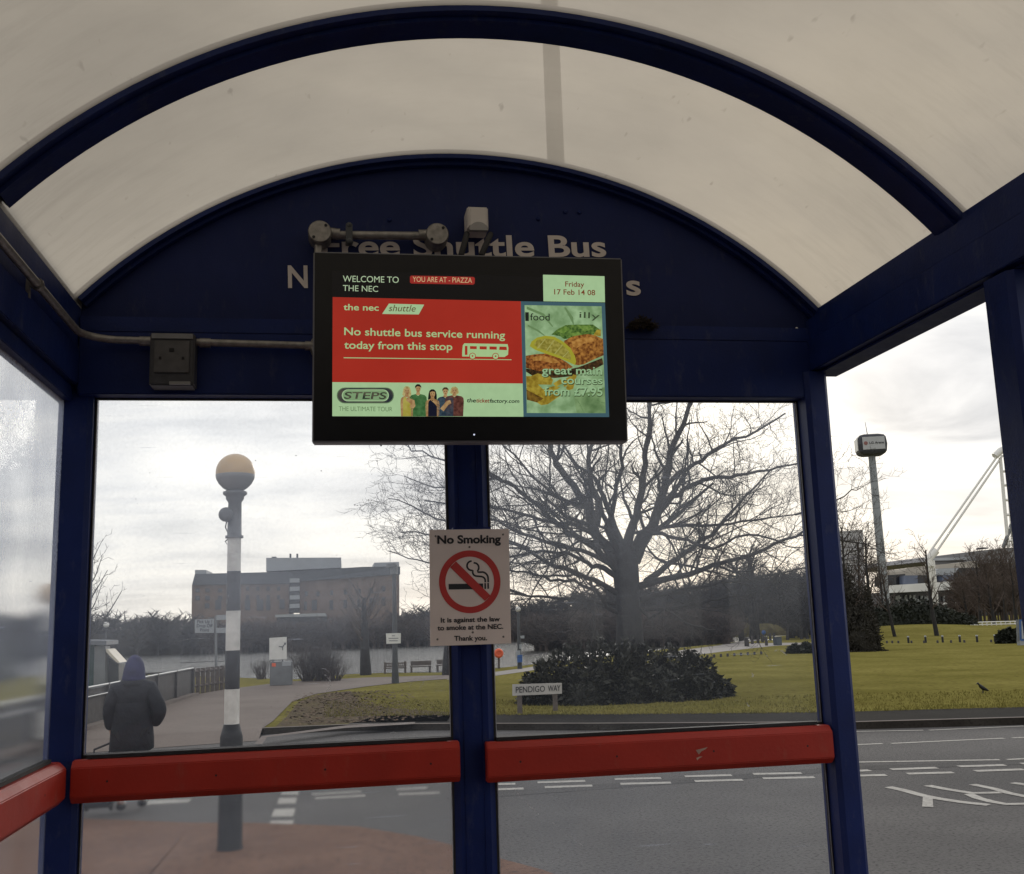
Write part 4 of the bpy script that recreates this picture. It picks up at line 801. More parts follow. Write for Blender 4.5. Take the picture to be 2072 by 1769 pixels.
# ---- the big oak behind the right pane
rng = random.Random(11)
YT = 22.6
base = at(*c7(1130, 1260), YT); base.z = .1
oak = thing('bare_tree', base, 'huge bare spreading tree rising from the dark bush behind the right pane', 'tree')
def tp7(x, y, Y=YT): return at(*c7(x, y), Y)
tr_pts = [V((base.x, base.y, .05)), V((base.x, base.y, .5))] + [tp7(x, y) for x, y in [(1133,1080), (1130,980), (1122,880), (1115,780), (1112,680), (1108,600)]]
trunk = MB(); trunk.tube(tr_pts, [.52, .38, .30, .275, .27, .285, .27, .16], 14)
crown = MB()
limbs = [  # outline in the picture, change of depth along it, radii
    ([(1085,720),(1010,620),(960,560),(930,440),(850,330),(770,220),(735,120),(700,-40)], -1.2, .17, .05),
    ([(960,520),(985,430),(940,330),(930,220),(950,100),(965,-60)], .9, .115, .04),
    ([(1105,640),(1050,520),(1010,380),(960,290),(880,230),(800,120)], 2.2, .10, .03),
    ([(1120,640),(1130,560),(1160,480),(1200,330),(1212,180),(1232,20),(1240,-160)], 1.0, .145, .05),
    ([(1150,700),(1185,630),(1250,520),(1280,420),(1312,280),(1332,150),(1400,20),(1440,-120)], -.8, .19, .05),
    ([(1275,460),(1330,400),(1400,350),(1500,300),(1620,280),(1760,262),(1930,225)], -1.6, .095, .025),
    ([(1300,340),(1380,260),(1480,200),(1600,120),(1760,60),(1900,-30)], 1.6, .08, .025),
    ([(1215,800),(1300,740),(1400,660),(1530,570),(1640,450),(1740,340),(1830,250)], 1.8, .10, .022),
    ([(1160,830),(1260,800),(1400,770),(1500,735),(1610,700),(1800,640),(1960,570),(2060,520)], -2.2, .105, .025),
    ([(1180,890),(1300,860),(1400,840),(1550,810),(1700,785),(1850,770),(2010,730)], 2.4, .085, .02),
    ([(1180,940),(1300,932),(1450,920),(1540,885),(1650,880),(1780,850)], -1.5, .07, .02),
    ([(1085,760),(1030,700),(960,640),(880,590),(800,540),(720,465),(640,400),(560,330),(480,285),(400,250)], -1.8, .115, .03),
    ([(1075,780),(1010,740),(950,722),(890,690),(820,662),(700,650),(580,642),(440,600)], 1.6, .085, .022),
    ([(1075,860),(990,810),(900,772),(760,722),(640,650),(540,605),(420,560)], -2.6, .085, .022),
    ([(1085,910),(1000,905),(900,892),(740,882),(600,872),(430,850)], 2.0, .07, .02),
    ([(1085,960),(1020,930),(960,850),(860,800),(740,790),(620,760),(470,720)], -.6, .07, .02),
    ([(1060,690),(960,560),(840,520),(700,500),(520,440),(330,420),(120,400)], 2.6, .08, .02),
    ([(1180,930),(1235,980),(1310,940),(1450,1020),(1560,1040)], -2.8, .05, .015),
    ([(1170,640),(1260,540),(1380,520),(1560,520),(1760,500),(1950,470)], 3.0, .075, .02),
    ([(1090,700),(1020,540),(1060,380),(1090,230),(1080,60),(1100,-100)], -2.8, .085, .03),
    ([(1120,700),(1180,560),(1290,560),(1420,600),(1550,640),(1720,560),(1900,610)], -3.4, .07, .02),
    ([(1080,740),(900,640),(760,620),(600,560),(420,480),(240,500)], -3.6, .07, .02),
    ([(640,640),(420,560),(230,510),(60,430),(-60,390)], 1.0, .045, .012),
    ([(560,330),(380,250),(200,190),(60,150),(-30,90)], -1.2, .04, .012),
    ([(620,870),(420,800),(240,730),(80,700),(-60,650)], 1.8, .04, .012),
    ([(700,650),(480,690),(280,640),(120,560),(0,560)], -1.8, .04, .012),
    ([(480,285),(330,330),(170,330),(20,280)], 2.0, .04, .012),
    ([(1930,225),(2040,200),(2120,215)], -1.0, .025, .010),
    ([(1960,570),(2140,590),(2290,620),(2420,665)], -1.6, .03, .010),
    ([(1950,470),(2120,430),(2230,350),(2290,330)], 1.6, .03, .010),
    ([(2010,730),(2150,700),(2260,640),(2340,640)], 1.4, .03, .010),
    ([(1100,640),(1000,480),(860,420),(700,330),(560,180),(440,60)], 3.4, .08, .02),
]
spec = [(3.6, .44, .7, 9, 5, .26, .05), (5.6, .48, .4, 6, 4, .32, .05), (8.5, .54, .26, 4, 3, .38, .07), (7.0, .6, .16, 3, 3, .36, .05)]
spec_b = spec[:3]
for pl, dy, r0, r1 in limbs:
    n_ = len(pl); P = [tp7(x, y, YT + dy * (i / (n_ - 1)) ** 1.2 ) for i, (x, y) in enumerate(pl)]
    Q = []
    for i in range(n_ - 1):
        for s_ in range(3):
            q = P[i].lerp(P[i+1], s_ / 3); Q.append(q + V((rng.uniform(-1, 1), rng.uniform(-1, 1), rng.uniform(-1, 1))) * (.035 if i else .0))
    Q.append(P[-1]); L_ = sum((b - a).length for a, b in zip(Q, Q[1:]))
    r0 *= .86; r1 *= .8
    rad = [r0 + (r1 - r0) * (i / (len(Q) - 1)) ** .8 for i in range(len(Q))]
    crown.tube(Q, rad, 8, False); sprout(crown, Q, L_, r0, r1, 0, spec_b if abs(dy) > 2.1 else spec, rng, .16)
trunk.build('trunk', BARK, oak); crown.build('crown', TWIG, oak)
print('oak faces', len(crown.f))

def bare_tree(name, x, y, h, spread, seed, label, group=None, tm=None, cm=None, n=9, lean=0.0, spec_=None, r=.0, lo=.25, up=.35, z0=.1, nm='tree'):
    global RMIN
    RMIN = max(.0035, y * .00019)
    rg = random.Random(seed); t = thing(name, (x, y, z0), label, nm, group)
    r = r or h * .018
    tk = wiggle(V((x, y, z0)), V((lean, 0, 1)), h * .8, 7, .05, .1, rg); T = MB(); T.tube(tk, [r * (1.3 - .9 * i / 7) for i in range(8)], 7)
    Cw = MB()
    for i in range(n):
        tt = lo + (1 - lo) * i / n; p, d = along(tk, min(.99, tt)); a = rg.uniform(0, 2*pi) + i * 2.4
        dd = V((cos(a), sin(a), up + .7 * tt)).normalized(); L_ = spread * rg.uniform(.7, 1.1) * (1.15 - .6 * tt)
        q = wiggle(p, dd, L_, 7, .12, .06, rg); r_ = r * (.55 - .3 * tt)
        Cw.tube(q, [r_ * (1 - .75 * k / 7) for k in range(8)], 4, False)
        sprout(Cw, q, L_, r_, r_ * .3, 0, spec_ or [(1.6, .42, .5, 5, 3, .2, .06), (2.4, .45, .4, 4, 3, .25, .06)], rg, .2)
    RMIN = .0035
    T.build('trunk', tm or BARK, t); Cw.build('crown', cm or BROWNTW, t); return t
p = at(150, 1300, 40); bare_tree('bare_tree', p.x, 40, 5.2, 2.6, 5, 'slender bare tree beside the left corner post', n=16, cm=WOODTW, up=.8, spec_=[(2.2, .42, .4, 5, 3, .12, .08), (3.6, .45, .3, 4, 3, .2, .08), (4, .5, .2, 3, 3, .25, .06)], lo=.12)
p = gp(740, 1366, .1); bare_tree('lakeside_tree', p.x, p.y, 3.3, 1.75, 21, 'bushy bare tree standing at the water edge before the hotel', n=15, tm=BARK, r=.16, lo=.42, up=.5, spec_=[(3.2, .5, .4, 5, 3, .22, .08), (5, .5, .3, 4, 3, .25, .06), (5, .5, .25, 3, 3, .25, .06)])
p = gp(904, 1366, .1); bare_tree('lakeside_tree', p.x, p.y, 4.0, 1.6, 22, 'bare tree by the benches, its trunk beside the central post', n=8, tm=BARK, r=.13, lo=.5)
gT = 'slender young trees on the grass before the arena'
sp2 = [(2.6, .40, .5, 4, 3, .2, .1), (3.2, .45, .4, 3, 3, .25, .08), (3, .5, .3, 2, 3, .25, .05)]
p = gp(1768, 1296, .1); bare_tree('young_tree', p.x, p.y, 7.2, 2.2, 31, 'young bare tree left of the tall advertising mast', gT, n=16, spec_=sp2, r=.10, up=.8, lo=.3)
p = gp(1811, 1290, .1); bare_tree('young_tree', p.x, p.y, 4.8, 1.7, 32, 'short leaning young tree right of the tall advertising mast', gT, n=12, lean=-.16, spec_=sp2, r=.085, up=.6, lo=.35)
p = gp(1896, 1288, .1); bare_tree('young_tree', p.x, p.y, 6.4, 1.7, 33, 'tall slim young tree standing alone before the white fascia', gT, n=16, lean=-.1, spec_=sp2, r=.11, up=.8, lo=.3)
gR = 'dense reddish bare trees before the arena by the right post'
sp3 = [(2.3, .45, .7, 4, 3, .2, .1), (2.8, .5, .5, 3, 3, .25, .08), (2.4, .55, .4, 2, 3, .25, .06)]
for i, (px, py, YY, hh, sprd, lb) in enumerate([(1985, 1262, 100, 8.0, 4.2, 'dense reddish bare tree in front of the grey arena roof'), (2036, 1262, 96, 8.4, 4.4, 'dense reddish bare tree against the right-hand shelter post'), (2012, 1262, 88, 6.4, 3.8, 'dense reddish bare tree behind the white railing'), (1958, 1262, 104, 5.2, 3.2, 'lower reddish bare tree by the end of the hedge'), (2058, 1262, 90, 7.0, 3.8, 'reddish bare tree above the blue notice board')]):
    p = at(px, py, YY); bare_tree('bare_tree', p.x, YY, hh, sprd, 41 + i, lb, gR, n=26, spec_=sp3, r=.13, up=.8, lo=.12)
for i, (px, YY, hh, lb) in enumerate([(1712, 60, 8.4, 'dark bare tree behind the evergreen by the grey tower'), (1738, 66, 7.8, 'dark bare tree in front of the pale grey tower'), (1790, 80, 6.6, 'rounded bare tree right behind the foot of the advertising mast')]):
    p = at(px, 1262, YY); bare_tree('bare_tree', p.x, YY, hh, 2.8, 51 + i, lb, 'dark bare trees beside the evergreen', n=24, spec_=sp3, r=.10, up=.9, lo=.15)

# ---- rough grass along the near edge of the lawn, leaves on the soil
rt = random.Random(8)
def tufts(x0, x1, y0, y1, n, hmin, hmax, mb, edge):
    for i in range(n):
        x = rt.uniform(x0, x1); y = edge(x) + (y1 - y0) * rt.random() ** 1.6; h = rt.uniform(hmin, hmax); a = rt.uniform(0, pi); l = V((rt.uniform(-.6, .6), rt.uniform(-.6, .6), 1)) * h; o = V((cos(a), sin(a), 0)) * .009
        p = V((x, y, .1)); mb.add([p - o, p + o, p + l], [(0, 1, 2)])
def land_y(x):
    for (a, b), (c, d) in zip(far_edge, far_edge[1:]):
        if a <= x <= c: return b + (d - b) * (x - a) / (c - a)
    return 14
mb = MB(); tufts(-.2, 17, 0, 4, 15000, .02, .055, mb, lambda x: land_y(x) + 1.72)
tag(mb.build('grass', mat('grass_blade', (.14, .13, .036), .95, .4, .7, col2=(.24, .205, .065), spec=0)), 'short rough grass along the near edge of the lawn', None, None, 'stuff')
mb = MB()
for i in range(2600):
    x = rt.gauss(.2, .75); y = rt.uniform(19.0, 28)
    if x < -.95 or x > 2.2: continue
    p = V((x, y, .112)); a = rt.uniform(0, 2*pi); s_ = rt.uniform(.03, .06); d = V((cos(a), sin(a), rt.uniform(-.1, .35))) * s_; o = V((-sin(a), cos(a), rt.uniform(-.2, .2))) * s_ * .5
    mb.add([p - d, p + o, p + d, p - o], [(0, 1, 2, 3)])
tag(mb.build('leaf_litter', mat('dead_leaf', (.06, .035, .022), .9, .4, 6, col2=(.17, .11, .06))), 'brown dead leaves on the soil beside the path', None, None, 'stuff')

# ---- leafy masses
def leafy(mb, c, rx, ry, rz, n, size, rg, shell=.55):
    for i in range(n):
        while True:
            q = V((rg.uniform(-1, 1), rg.uniform(-1, 1), rg.uniform(-.15, 1)))
            if q.length < 1: break
        u = q.normalized() * (shell + (1 - shell) * rg.random() ** .5)
        u *= 1 + .12 * sin(u.x*7 + c.x) * sin(u.y*6) + .10 * sin(u.z*9 + u.x*5)
        p = V((c.x + u.x*rx, c.y + u.y*ry, max(c.z + u.z*rz, c.z + .02)))
        d = (V((u.x, u.y, u.z*.6 - .1)) + V((rg.uniform(-1, 1), rg.uniform(-1, 1), rg.uniform(-1, 1))) * .8).normalized(); s_ = size * rg.uniform(.6, 1.3)
        o = d.orthogonal().normalized(); o.rotate(Matrix.Rotation(rg.uniform(0, 2*pi), 3, d))
        mb.add([p - d*s_*.5, p + o*s_*.2, p + d*s_*.5, p - o*s_*.2], [(0, 1, 2, 3)])
def core(mb, c, rx, ry, rz, rg):
    n, m_ = 18, 9; vs = []
    for i in range(m_ + 1):
        for k in range(n):
            th = pi/2 * i / m_; a = 2*pi*k/n; f = .78 + .08 * sin(a*3 + c.x) + .06 * sin(a*7 + i)
            vs.append(V((c.x + rx*f*cos(th)*cos(a), c.y + ry*f*cos(th)*sin(a), c.z + rz*f*sin(th))))
    mb.add(vs, [(i*n+k, i*n+(k+1) % n, (i+1)*n+(k+1) % n, (i+1)*n+k) for i in range(m_) for k in range(n)])
rg = random.Random(5)
b0 = gp(1065, 1425, .1); b1 = gp(1480, 1425, .1)
bush = thing('laurel_bush', ((b0.x + b1.x)/2, 22, .1), 'large dark evergreen bush around the foot of the huge tree', 'bush')
LF = MB()
for px, pyt, Y, rx, rz in [(1110, 1345, 21.6, .62, .78), (1160, 1322, 22.2, .72, 1.02), (1230, 1315, 22.0, .75, 1.08), (1300, 1320, 22.1, .75, 1.02), (1365, 1332, 22.0, .7, .93), (1405, 1338, 21.8, .55, .84), (1435, 1395, 21.3, .5, .42), (1190, 1380, 21.0, .7, .62), (1330, 1385, 21.0, .75, .6), (1260, 1390, 20.8, .6, .55), (1100, 1385, 21.3, .45, .5), (1400, 1400, 20.9, .55, .45)]:
    c = at(px, 1400, Y); c.z = .1
    core(LF, c, rx*.84, rx*.84, rz*.78, rg); leafy(LF, c, rx, rx, rz, 1100, .13, rg, .70); leafy(LF, c, rx*1.06, rx*1.06, rz*1.08, 300, .15, rg, .82); leafy(LF, c, rx*.98, rx*.98, rz*.95, 700, .08, rg, .8)
LF.build('foliage', LAUREL, bush)
mb = MB()
for i in range(46):                                  # shoots standing out of the crown
    p = V((rg.uniform(b0.x + .2, b1.x - .2), rg.uniform(20.6, 22.2), .5)); u = (p.x - b0.x) / (b1.x - b0.x); hh = 1.0 * sin(pi * min(.92, max(.12, u))) ** .6
    q = wiggle(p, V((jit(.5), jit(.4), 1)), hh * rg.uniform(.75, .95), 4, .2, 0, rg); mb.tube(q, [.008, .007, .006, .005, .003], 4, False)
    for k in range(7):
        c, d = along(q, rg.uniform(.5, .99)); dd = (d + V((jit(1), jit(1), jit(.6)))).normalized(); o = dd.orthogonal().normalized() * .03; mb.add([c, c + dd*.06 + o, c + dd*.14, c + dd*.06 - o], [(0, 1, 2, 3)])
mb.build('shoot', LAUREL, bush)
mb = MB()
for i in range(9): p = V((rg.uniform(b0.x + .4, b1.x - .3), 21.5, .1)); mb.tube(wiggle(p, V((jit(.4), jit(.3), 1)), .7, 4, .15, 0, rg), .02, 5)
mb.build('stem', BARK, bush)
def shrub(name, px, py, wpx, hpx, label, material, leaf, n, group=None, nm='shrub', blobs=3, ry=None):
    p = gp(px, py, .1); s_ = p.y / FPX * 1.02; t = thing(name, (p.x, p.y, .1), label, nm, group); mb = MB()
    for i in range(blobs):
        f = (i - (blobs - 1) / 2) / max(1, blobs); c = V((p.x + f * wpx * s_, p.y + jit(.2), .1)); k = 1 - abs(f) * .5
        rx = wpx * s_ / 2 / (1 if blobs == 1 else 1.5); core(mb, c, rx*.85, ry or rx*.85, hpx*s_*k*.85, rg); leafy(mb, c, rx, ry or rx, hpx*s_*k, n, leaf, rg, .7)
    mb.build('foliage', material, t); MB().tube([(p.x, p.y, .1), (p.x, p.y, .1 + hpx*s_*.6)], .04, 5).build('stem', BARK, t); return t
p = gp(1722, 1317, .1); s_ = p.y / FPX; t = thing('thicket_tree', (p.x, p.y, .1), 'tall dark twiggy tree mass beside the right corner post', 'tree'); mb = MB(); rgt = random.Random(12)
for dx, hh, ww, dy in ((-28, 140, 46, .5), (-8, 185, 46, 0), (14, 190, 46, .4), (34, 135, 40, -.3), (48, 70, 34, .2), (2, 90, 80, -.8)):
    c = V((p.x + dx*s_, p.y + dy, .1)); core(mb, c, ww*s_*.5, ww*s_*.5, hh*s_*.70, rgt); leafy(mb, c, ww*s_*.62, ww*s_*.62, hh*s_*.95, 2600, .15, rgt, .45)
    for k in range(34):
        q0 = c + V((rgt.uniform(-.35, .35)*ww*s_, rgt.uniform(-.3, .3), hh*s_*rgt.uniform(.3, .8))); q = wiggle(q0, V((rgt.uniform(-.5, .5), rgt.uniform(-.3, .3), 1)), hh*s_*rgt.uniform(.18, .4), 4, .15, .05, rgt); mb.tube(q, [.02, .016, .012, .009, .006], 3, False)
mb.build('crown', YEW, t); MB().tube([p, p + V((0, 0, 1.4))], [.12, .09], 7).build('trunk', BARK, t)
shrub('low_shrub', 1745, 1318, 50, 34, 'low dark shrub at the foot of the evergreen', YEW, .25, 700)
shrub('low_shrub', 2040, 1302, 40, 30, 'rounded dark shrub at the edge of the lawn by the right post', HEDGE, .28, 700)
shrub('low_shrub', 1628, 1322, 50, 20, 'low dark shrub behind the right edge of the right pane', HEDGE, .25, 700)
# hedge on the mound
mp_ = [(1735, 1284), (1770, 1276), (1810, 1271), (1850, 1269), (1900, 1268), (1940, 1270)]
hd = thing('clipped_hedge', gp(1850, 1275, .1), 'long dark hedge along the top of the grass mound', 'hedge'); mb = MB()
for i in range(14):
    px = 1738 + i * 16; Yh = 70; c = at(px, 1268, Yh); c.z = .55; hgt = .5 + 1.15 * sin(pi * min(1, max(0.08, (i + 1.2) / 14.5))) ** .8
    core(mb, c, 1.0, .9, hgt, rg); leafy(mb, c, 1.1, 1.0, hgt * 1.08, 420, .3, rg, .75)
mb.build('foliage', HEDGE, hd)
# mound
mb = MB(); cM_ = at(1850, 1280, 66); n = 40; vs = []
for i in range(9):
    for k in range(n):
        a = 2*pi*k/n; f = i / 8; x = cM_.x + 11 * f * cos(a); y = 66 + 10 * f * sin(a); vs.append(V((x, y, .104 + .62 * (cos(pi * f) + 1) / 2)))
mb.add(vs, [(i*n+k, (i+1)*n+k, (i+1)*n+(k+1) % n, i*n+(k+1) % n) for i in range(8) for k in range(n)], True); struct('terrain_mound', mb, GRASS)

# ---- bare shrubs on the near shore
def bare_shrub(px, py, wpx, hpx, label, n=70, seed=1):
    p = gp(px, py, .1); s_ = p.y / FPX; rg2 = random.Random(seed); t = thing('bare_shrub', (p.x, p.y, .1), label, 'shrub'); mb = MB()
    for i in range(n):
        q0 = p + V((rg2.uniform(-.3, .3) * wpx * s_, rg2.uniform(-.4, .4), 0)); d = V((rg2.uniform(-.75, .75), rg2.uniform(-.5, .5), 1)); L_ = hpx * s_ * rg2.uniform(.6, 1.05)
        q = wiggle(q0, d, L_, 4, .16, 0, rg2); mb.tube(q, [.014, .012, .009, .007, .004], 3, False); sprout(mb, q, L_, .01, .004, 0, [(7, .4, .2, 3, 3, .25, .08), (7, .5, .15, 2, 3, .25, .05)], rg2, .2)
    mb.build('stem', SHRUBB, t)
bare_shrub(640, 1378, 88, 82, 'big brown bare shrub on the shore beside the parking sign cabinet', 130, 3)
bare_shrub(530, 1374, 28, 36, 'small bare shrub between the beacon and the sign cabinet', 40, 4)
bare_shrub(676, 1378, 40, 44, 'low bare shrub on the shore left of the lakeside tree', 50, 6)

# ---- far woods: a mass nobody could count
def wood(name, spots, material, seed, label):
    rg2 = random.Random(seed); mb = MB()
    for x, y, h, s_ in spots:
        mb.tube([(x, y, 0), (x + rg2.uniform(-.3, .3), y, h * .7)], [.14, .05], 3, False)
        for i in range(26):
            z = h * rg2.uniform(.12, .8); a = rg2.uniform(0, 2*pi); l = s_ * rg2.uniform(.5, 1.1); p = V((x, y, z)); q = p + V((cos(a)*l, sin(a)*l*.6, l * rg2.uniform(.3, 1.0)))
            mb.tube([p, p.lerp(q, .5) + V((0, 0, .1)), q], [.05, .035, .015], 3, False)
            for k in range(9):
                u = p.lerp(q, rg2.uniform(.25, 1)); d = V((rg2.uniform(-1, 1), rg2.uniform(-.6, .6), rg2.uniform(-.25, 1))) * l * .45; o = d.orthogonal().normalized() * .035
                mb.add([u - o, u + o, u + d], [(0, 1, 2)])
    return tag(mb.build(name, material), label, None, None, 'stuff')
rg2 = random.Random(77)
def wood_spots(x0, x1, top0, top1, Y, n, dep=10):
    o = []
    for i in range(n):
        px = x0 + (x1 - x0) * (i + rg2.random()) / n; yy = Y + rg2.uniform(0, dep); f = (px - x0) / (x1 - x0)
        zt = at(px, top0 + (top1 - top0) * f + rg2.uniform(-6, 14), yy).z; o.append((at(px, 1280, yy).x, yy, max(1.5, zt), max(1.3, zt * .34)))
    return o
def bank(name, x0, x1, top, bot, Y, material):
    """the solid ground rise and undergrowth below a wood"""
    n_ = 40; fr = []; 
    for i in range(n_ + 1):
        px = x0 + (x1 - x0) * i / n_; p = at(px, 1290, Y); zt = at(px, top + 4 * sin(i * 1.3) + 3 * sin(i * .57), Y).z; fr.append((p.x, zt))
    mb = MB(); rings = [[V((x, Y - 1, .05)), V((x, Y + 1, z)), V((x, Y + 8, z * .9)), V((x, Y + 14, 0.0))] for x, z in fr]
    mb.loft(rings, True, False); return struct(name, mb, material)
BANKM = ground_mat('bank_undergrowth', (.026, .025, .024), (.042, .037, .031), (.018, .018, .018), .5, 3, .95, .9, 8, .1)
BANKT = ground_mat('bank_dry_grass', (.085, .072, .034), (.12, .105, .04), (.06, .045, .03), .3, 3, .95, .9, 8, .1)
BANKB = ground_mat('bank_brown_scrub', (.05, .037, .028), (.07, .05, .036), (.03, .026, .022), .6, 3, .95, .9, 8, .1)
bank('lake_bank', -260, 905, 1278, 1330, 86, BANKM)
bank('lake_bank_east', 890, 1260, 1281, 1318, 90, BANKT)
bank('scrub_bank', 1180, 1475, 1268, 1300, 64, BANKB)
bank('grass_bank', 1440, 1620, 1266, 1300, 76, BANKT)
sp_l = wood_spots(-260, 400, 1236, 1250, 82, 110, 16)
wood('far_woods', sp_l, WOODTW, 1, 'mass of bare woods on the far side of the lake')
wood('park_woods', wood_spots(800, 1010, 1240, 1222, 98, 44, 8) + wood_spots(990, 1240, 1222, 1190, 96, 66, 10) + wood_spots(1230, 1480, 1185, 1170, 68, 66, 14) + wood_spots(1440, 1700, 1165, 1140, 84, 76, 10) + wood_spots(1590, 1700, 1200, 1180, 62, 26, 5), WOODTW, 2, 'dark mass of bare park woods behind the huge tree')
wood('lakeside_scrub', wood_spots(395, 700, 1272, 1268, 82, 50, 4) + wood_spots(690, 905, 1262, 1262, 82, 36, 4), SHRUBB, 3, 'brown scrub along the shore below the hotel')
wood('bank_scrub', wood_spots(1080, 1475, 1284, 1268, 58, 90, 4) + wood_spots(1000, 1260, 1290, 1284, 87, 40, 2), SHRUBB, 4, 'brown leafless scrub on the bank behind the huge tree')
wood('arena_thicket', wood_spots(1935, 2080, 1162, 1135, 108, 34, 8) + wood_spots(1745, 1960, 1238, 1222, 112, 44, 8), BROWNTW, 6, 'brown leafless thicket at the foot of the arena')
gK = 'trunks of bare trees on the far grass bank'
for i, (px, hh, lb) in enumerate([(1500, 6.5, 'dark tree trunk at the left end of the row on the grass bank'), (1522, 7.0, 'dark tree trunk left of the round blue sign'), (1532, 7.0, 'dark tree trunk closest to the round blue sign')]):
    p = at(px, 1285, 66); bare_tree('park_tree', p.x, 66, hh, 2.2, 61 + i, lb, gK, n=12, spec_=sp3, r=.16, up=.9, lo=.45, cm=WOODTW)
hd2 = thing('long_hedge', (-8.5, 16, 0), 'tall dark hedge beside the road, seen through the grimy side pane', 'hedge'); mb = MB()
for i in range(16):
    c = V((-8.0 - .40 * i, 5 + 2.8 * i, .02)); core(mb, c, 1.2, 2.0, 1.75, rg); leafy(mb, c, 1.3, 2.1, 1.9, 600, .22, rg, .8)
mb.build('foliage', HEDGE, hd2)
bare_tree('roadside_tree', -9.5, 13, 8.0, 3.6, 71, 'bare roadside tree behind the grimy side pane', n=18, up=.7, lo=.25, z0=0.0, spec_=[(2.4, .42, .4, 5, 3, .2, .08), (3.4, .45, .3, 4, 3, .25, .06), (4, .5, .2, 3, 3, .25, .05)])

# ================================================================== BUILDINGS
def slab(mb, pts, Y, d, Ys=None):
    P = [at(x, y, (Ys[i] if Ys else Y)) for i, (x, y) in enumerate(pts)]; return mb.prism(P, (0, d, 0))
BRK = mat('hotel_brick', (.15, .108, .088), .9, .25, .6); HROOF = mat('hotel_roof', (.07, .078, .095), .7, .1, .3); HWIN = mat('hotel_glass', (.035, .042, .055), .2, .3, .5); HLIGHT = mat('hotel_pale_panel', (.30, .32, .34), .6, .1, .4)
hb = at(600, 1318, 150)
ht = thing('hotel_building', (hb.x, 150, .1), 'large brick hotel with dark mansard roof across the lake', 'building')
def q6(*p): return [c6(*a) for a in p]
YH = 150
mb = MB(); slab(mb, q6((118,850),(680,842),(680,1265),(112,1265)), YH, 18); mb.build('wall', BRK, ht)
mb = MB(); slab(mb, q6((742,828),(1320,788),(1320,1265),(742,1265)), 0, 16, [150, 142, 142, 150]); mb.build('wall', BRK, ht)
mb = MB(); slab(mb, q6((135,785),(680,772),(690,841),(118,849)), YH - .4, 18); slab(mb, q6((680,770),(1115,744),(1325,742),(1325,787),(742,827),(690,838)), 0, 16, [149.6, 144, 141.6, 141.6, 149.4, 149.5]); mb.build('roof', HROOF, ht)
mb = MB(); slab(mb, q6((135,762),(200,762),(200,783),(135,784)), YH + 1, 8); slab(mb, q6((548,692),(983,690),(985,748),(548,770)), YH + 4, 12); slab(mb, q6((1175,720),(1318,716),(1320,741),(1175,743)), 145, 8); mb.build('roof_plant_room', HLIGHT, ht)
mb = MB()
for x in (688, 728): slab(mb, q6((x-5,668),(x+5,668),(x+5,690),(x-5,690)), YH + 6, 1)
slab(mb, q6((580,685),(606,685),(606,692),(580,692)), YH + 6, 2); slab(mb, q6((1266,650),(1268,650),(1268,716),(1266,716)), 146, .3); mb.build('chimney', HROOF, ht)
st = MB(); slab(st, q6((683,842),(741,830),(741,1010),(683,1010)), YH + .5, 4); st = st.build('stair_tower', HWIN, ht)
mb = MB()
for y in (812, 860, 910, 960): slab(mb, q6((684, y), (741, y - 2), (741, y + 22), (684, y + 24)), YH - .8, 1)
mb.build('balcony', HLIGHT, st)
for x, y, w_, h_ in [(150,880,24,22),(208,880,24,22),(280,880,24,22),(150,925,26,26),(208,925,26,26),(280,925,26,26),(205,970,26,30)] + [(x, y, 18, 24) for x in (440, 500, 560, 620) for y in (870, 920)] + [(270,965,34,55),(330,965,24,55),(440,965,30,60),(512,965,38,65),(560,965,24,60),(640,960,30,55)]:
    MB().prism([at(*c6(x - w_/2, y - h_/2), YH - .12), at(*c6(x + w_/2, y - h_/2), YH - .12), at(*c6(x + w_/2, y + h_/2), YH - .12), at(*c6(x - w_/2, y + h_/2), YH - .12)], (0, .3, 0)).build('window', HWIN, ht)
for x, y, w_, h_ in [(775,970,18,50),(835,965,46,58),(930,965,30,55),(780,900,18,26),(850,900,22,28),(930,895,22,28),(1010,890,22,28),(1090,885,22,28),(1160,880,22,28),(1230,870,22,30),(1010,960,26,48),(1090,955,26,48),(1160,950,26,48),(1230,945,26,48)]:
    Yw = 150 - 8 * (x - 742) / 578 - .15
    MB().prism([at(*c6(x - w_/2, y - h_/2), Yw), at(*c6(x + w_/2, y - h_/2), Yw), at(*c6(x + w_/2, y + h_/2), Yw), at(*c6(x - w_/2, y + h_/2), Yw)], (0, .3, 0)).build('window', HWIN, ht)
mb = MB(); slab(mb, q6((600,1022),(890,1012),(900,1030),(600,1036)), 138, 10); mb.build('canopy', HLIGHT, ht)
mb = MB(); slab(mb, q6((610,1037),(900,1031),(900,1250),(610,1250)), 139, 9); mb.build('restaurant_wing', mat('dark_glass_wing', (.02, .024, .036), .25, .2, .3), ht)
mb = MB(); slab(mb, q6((690,1102),(860,1100),(862,1128),(690,1130)), 137, 2); mb.build('sign_band', HLIGHT, ht)

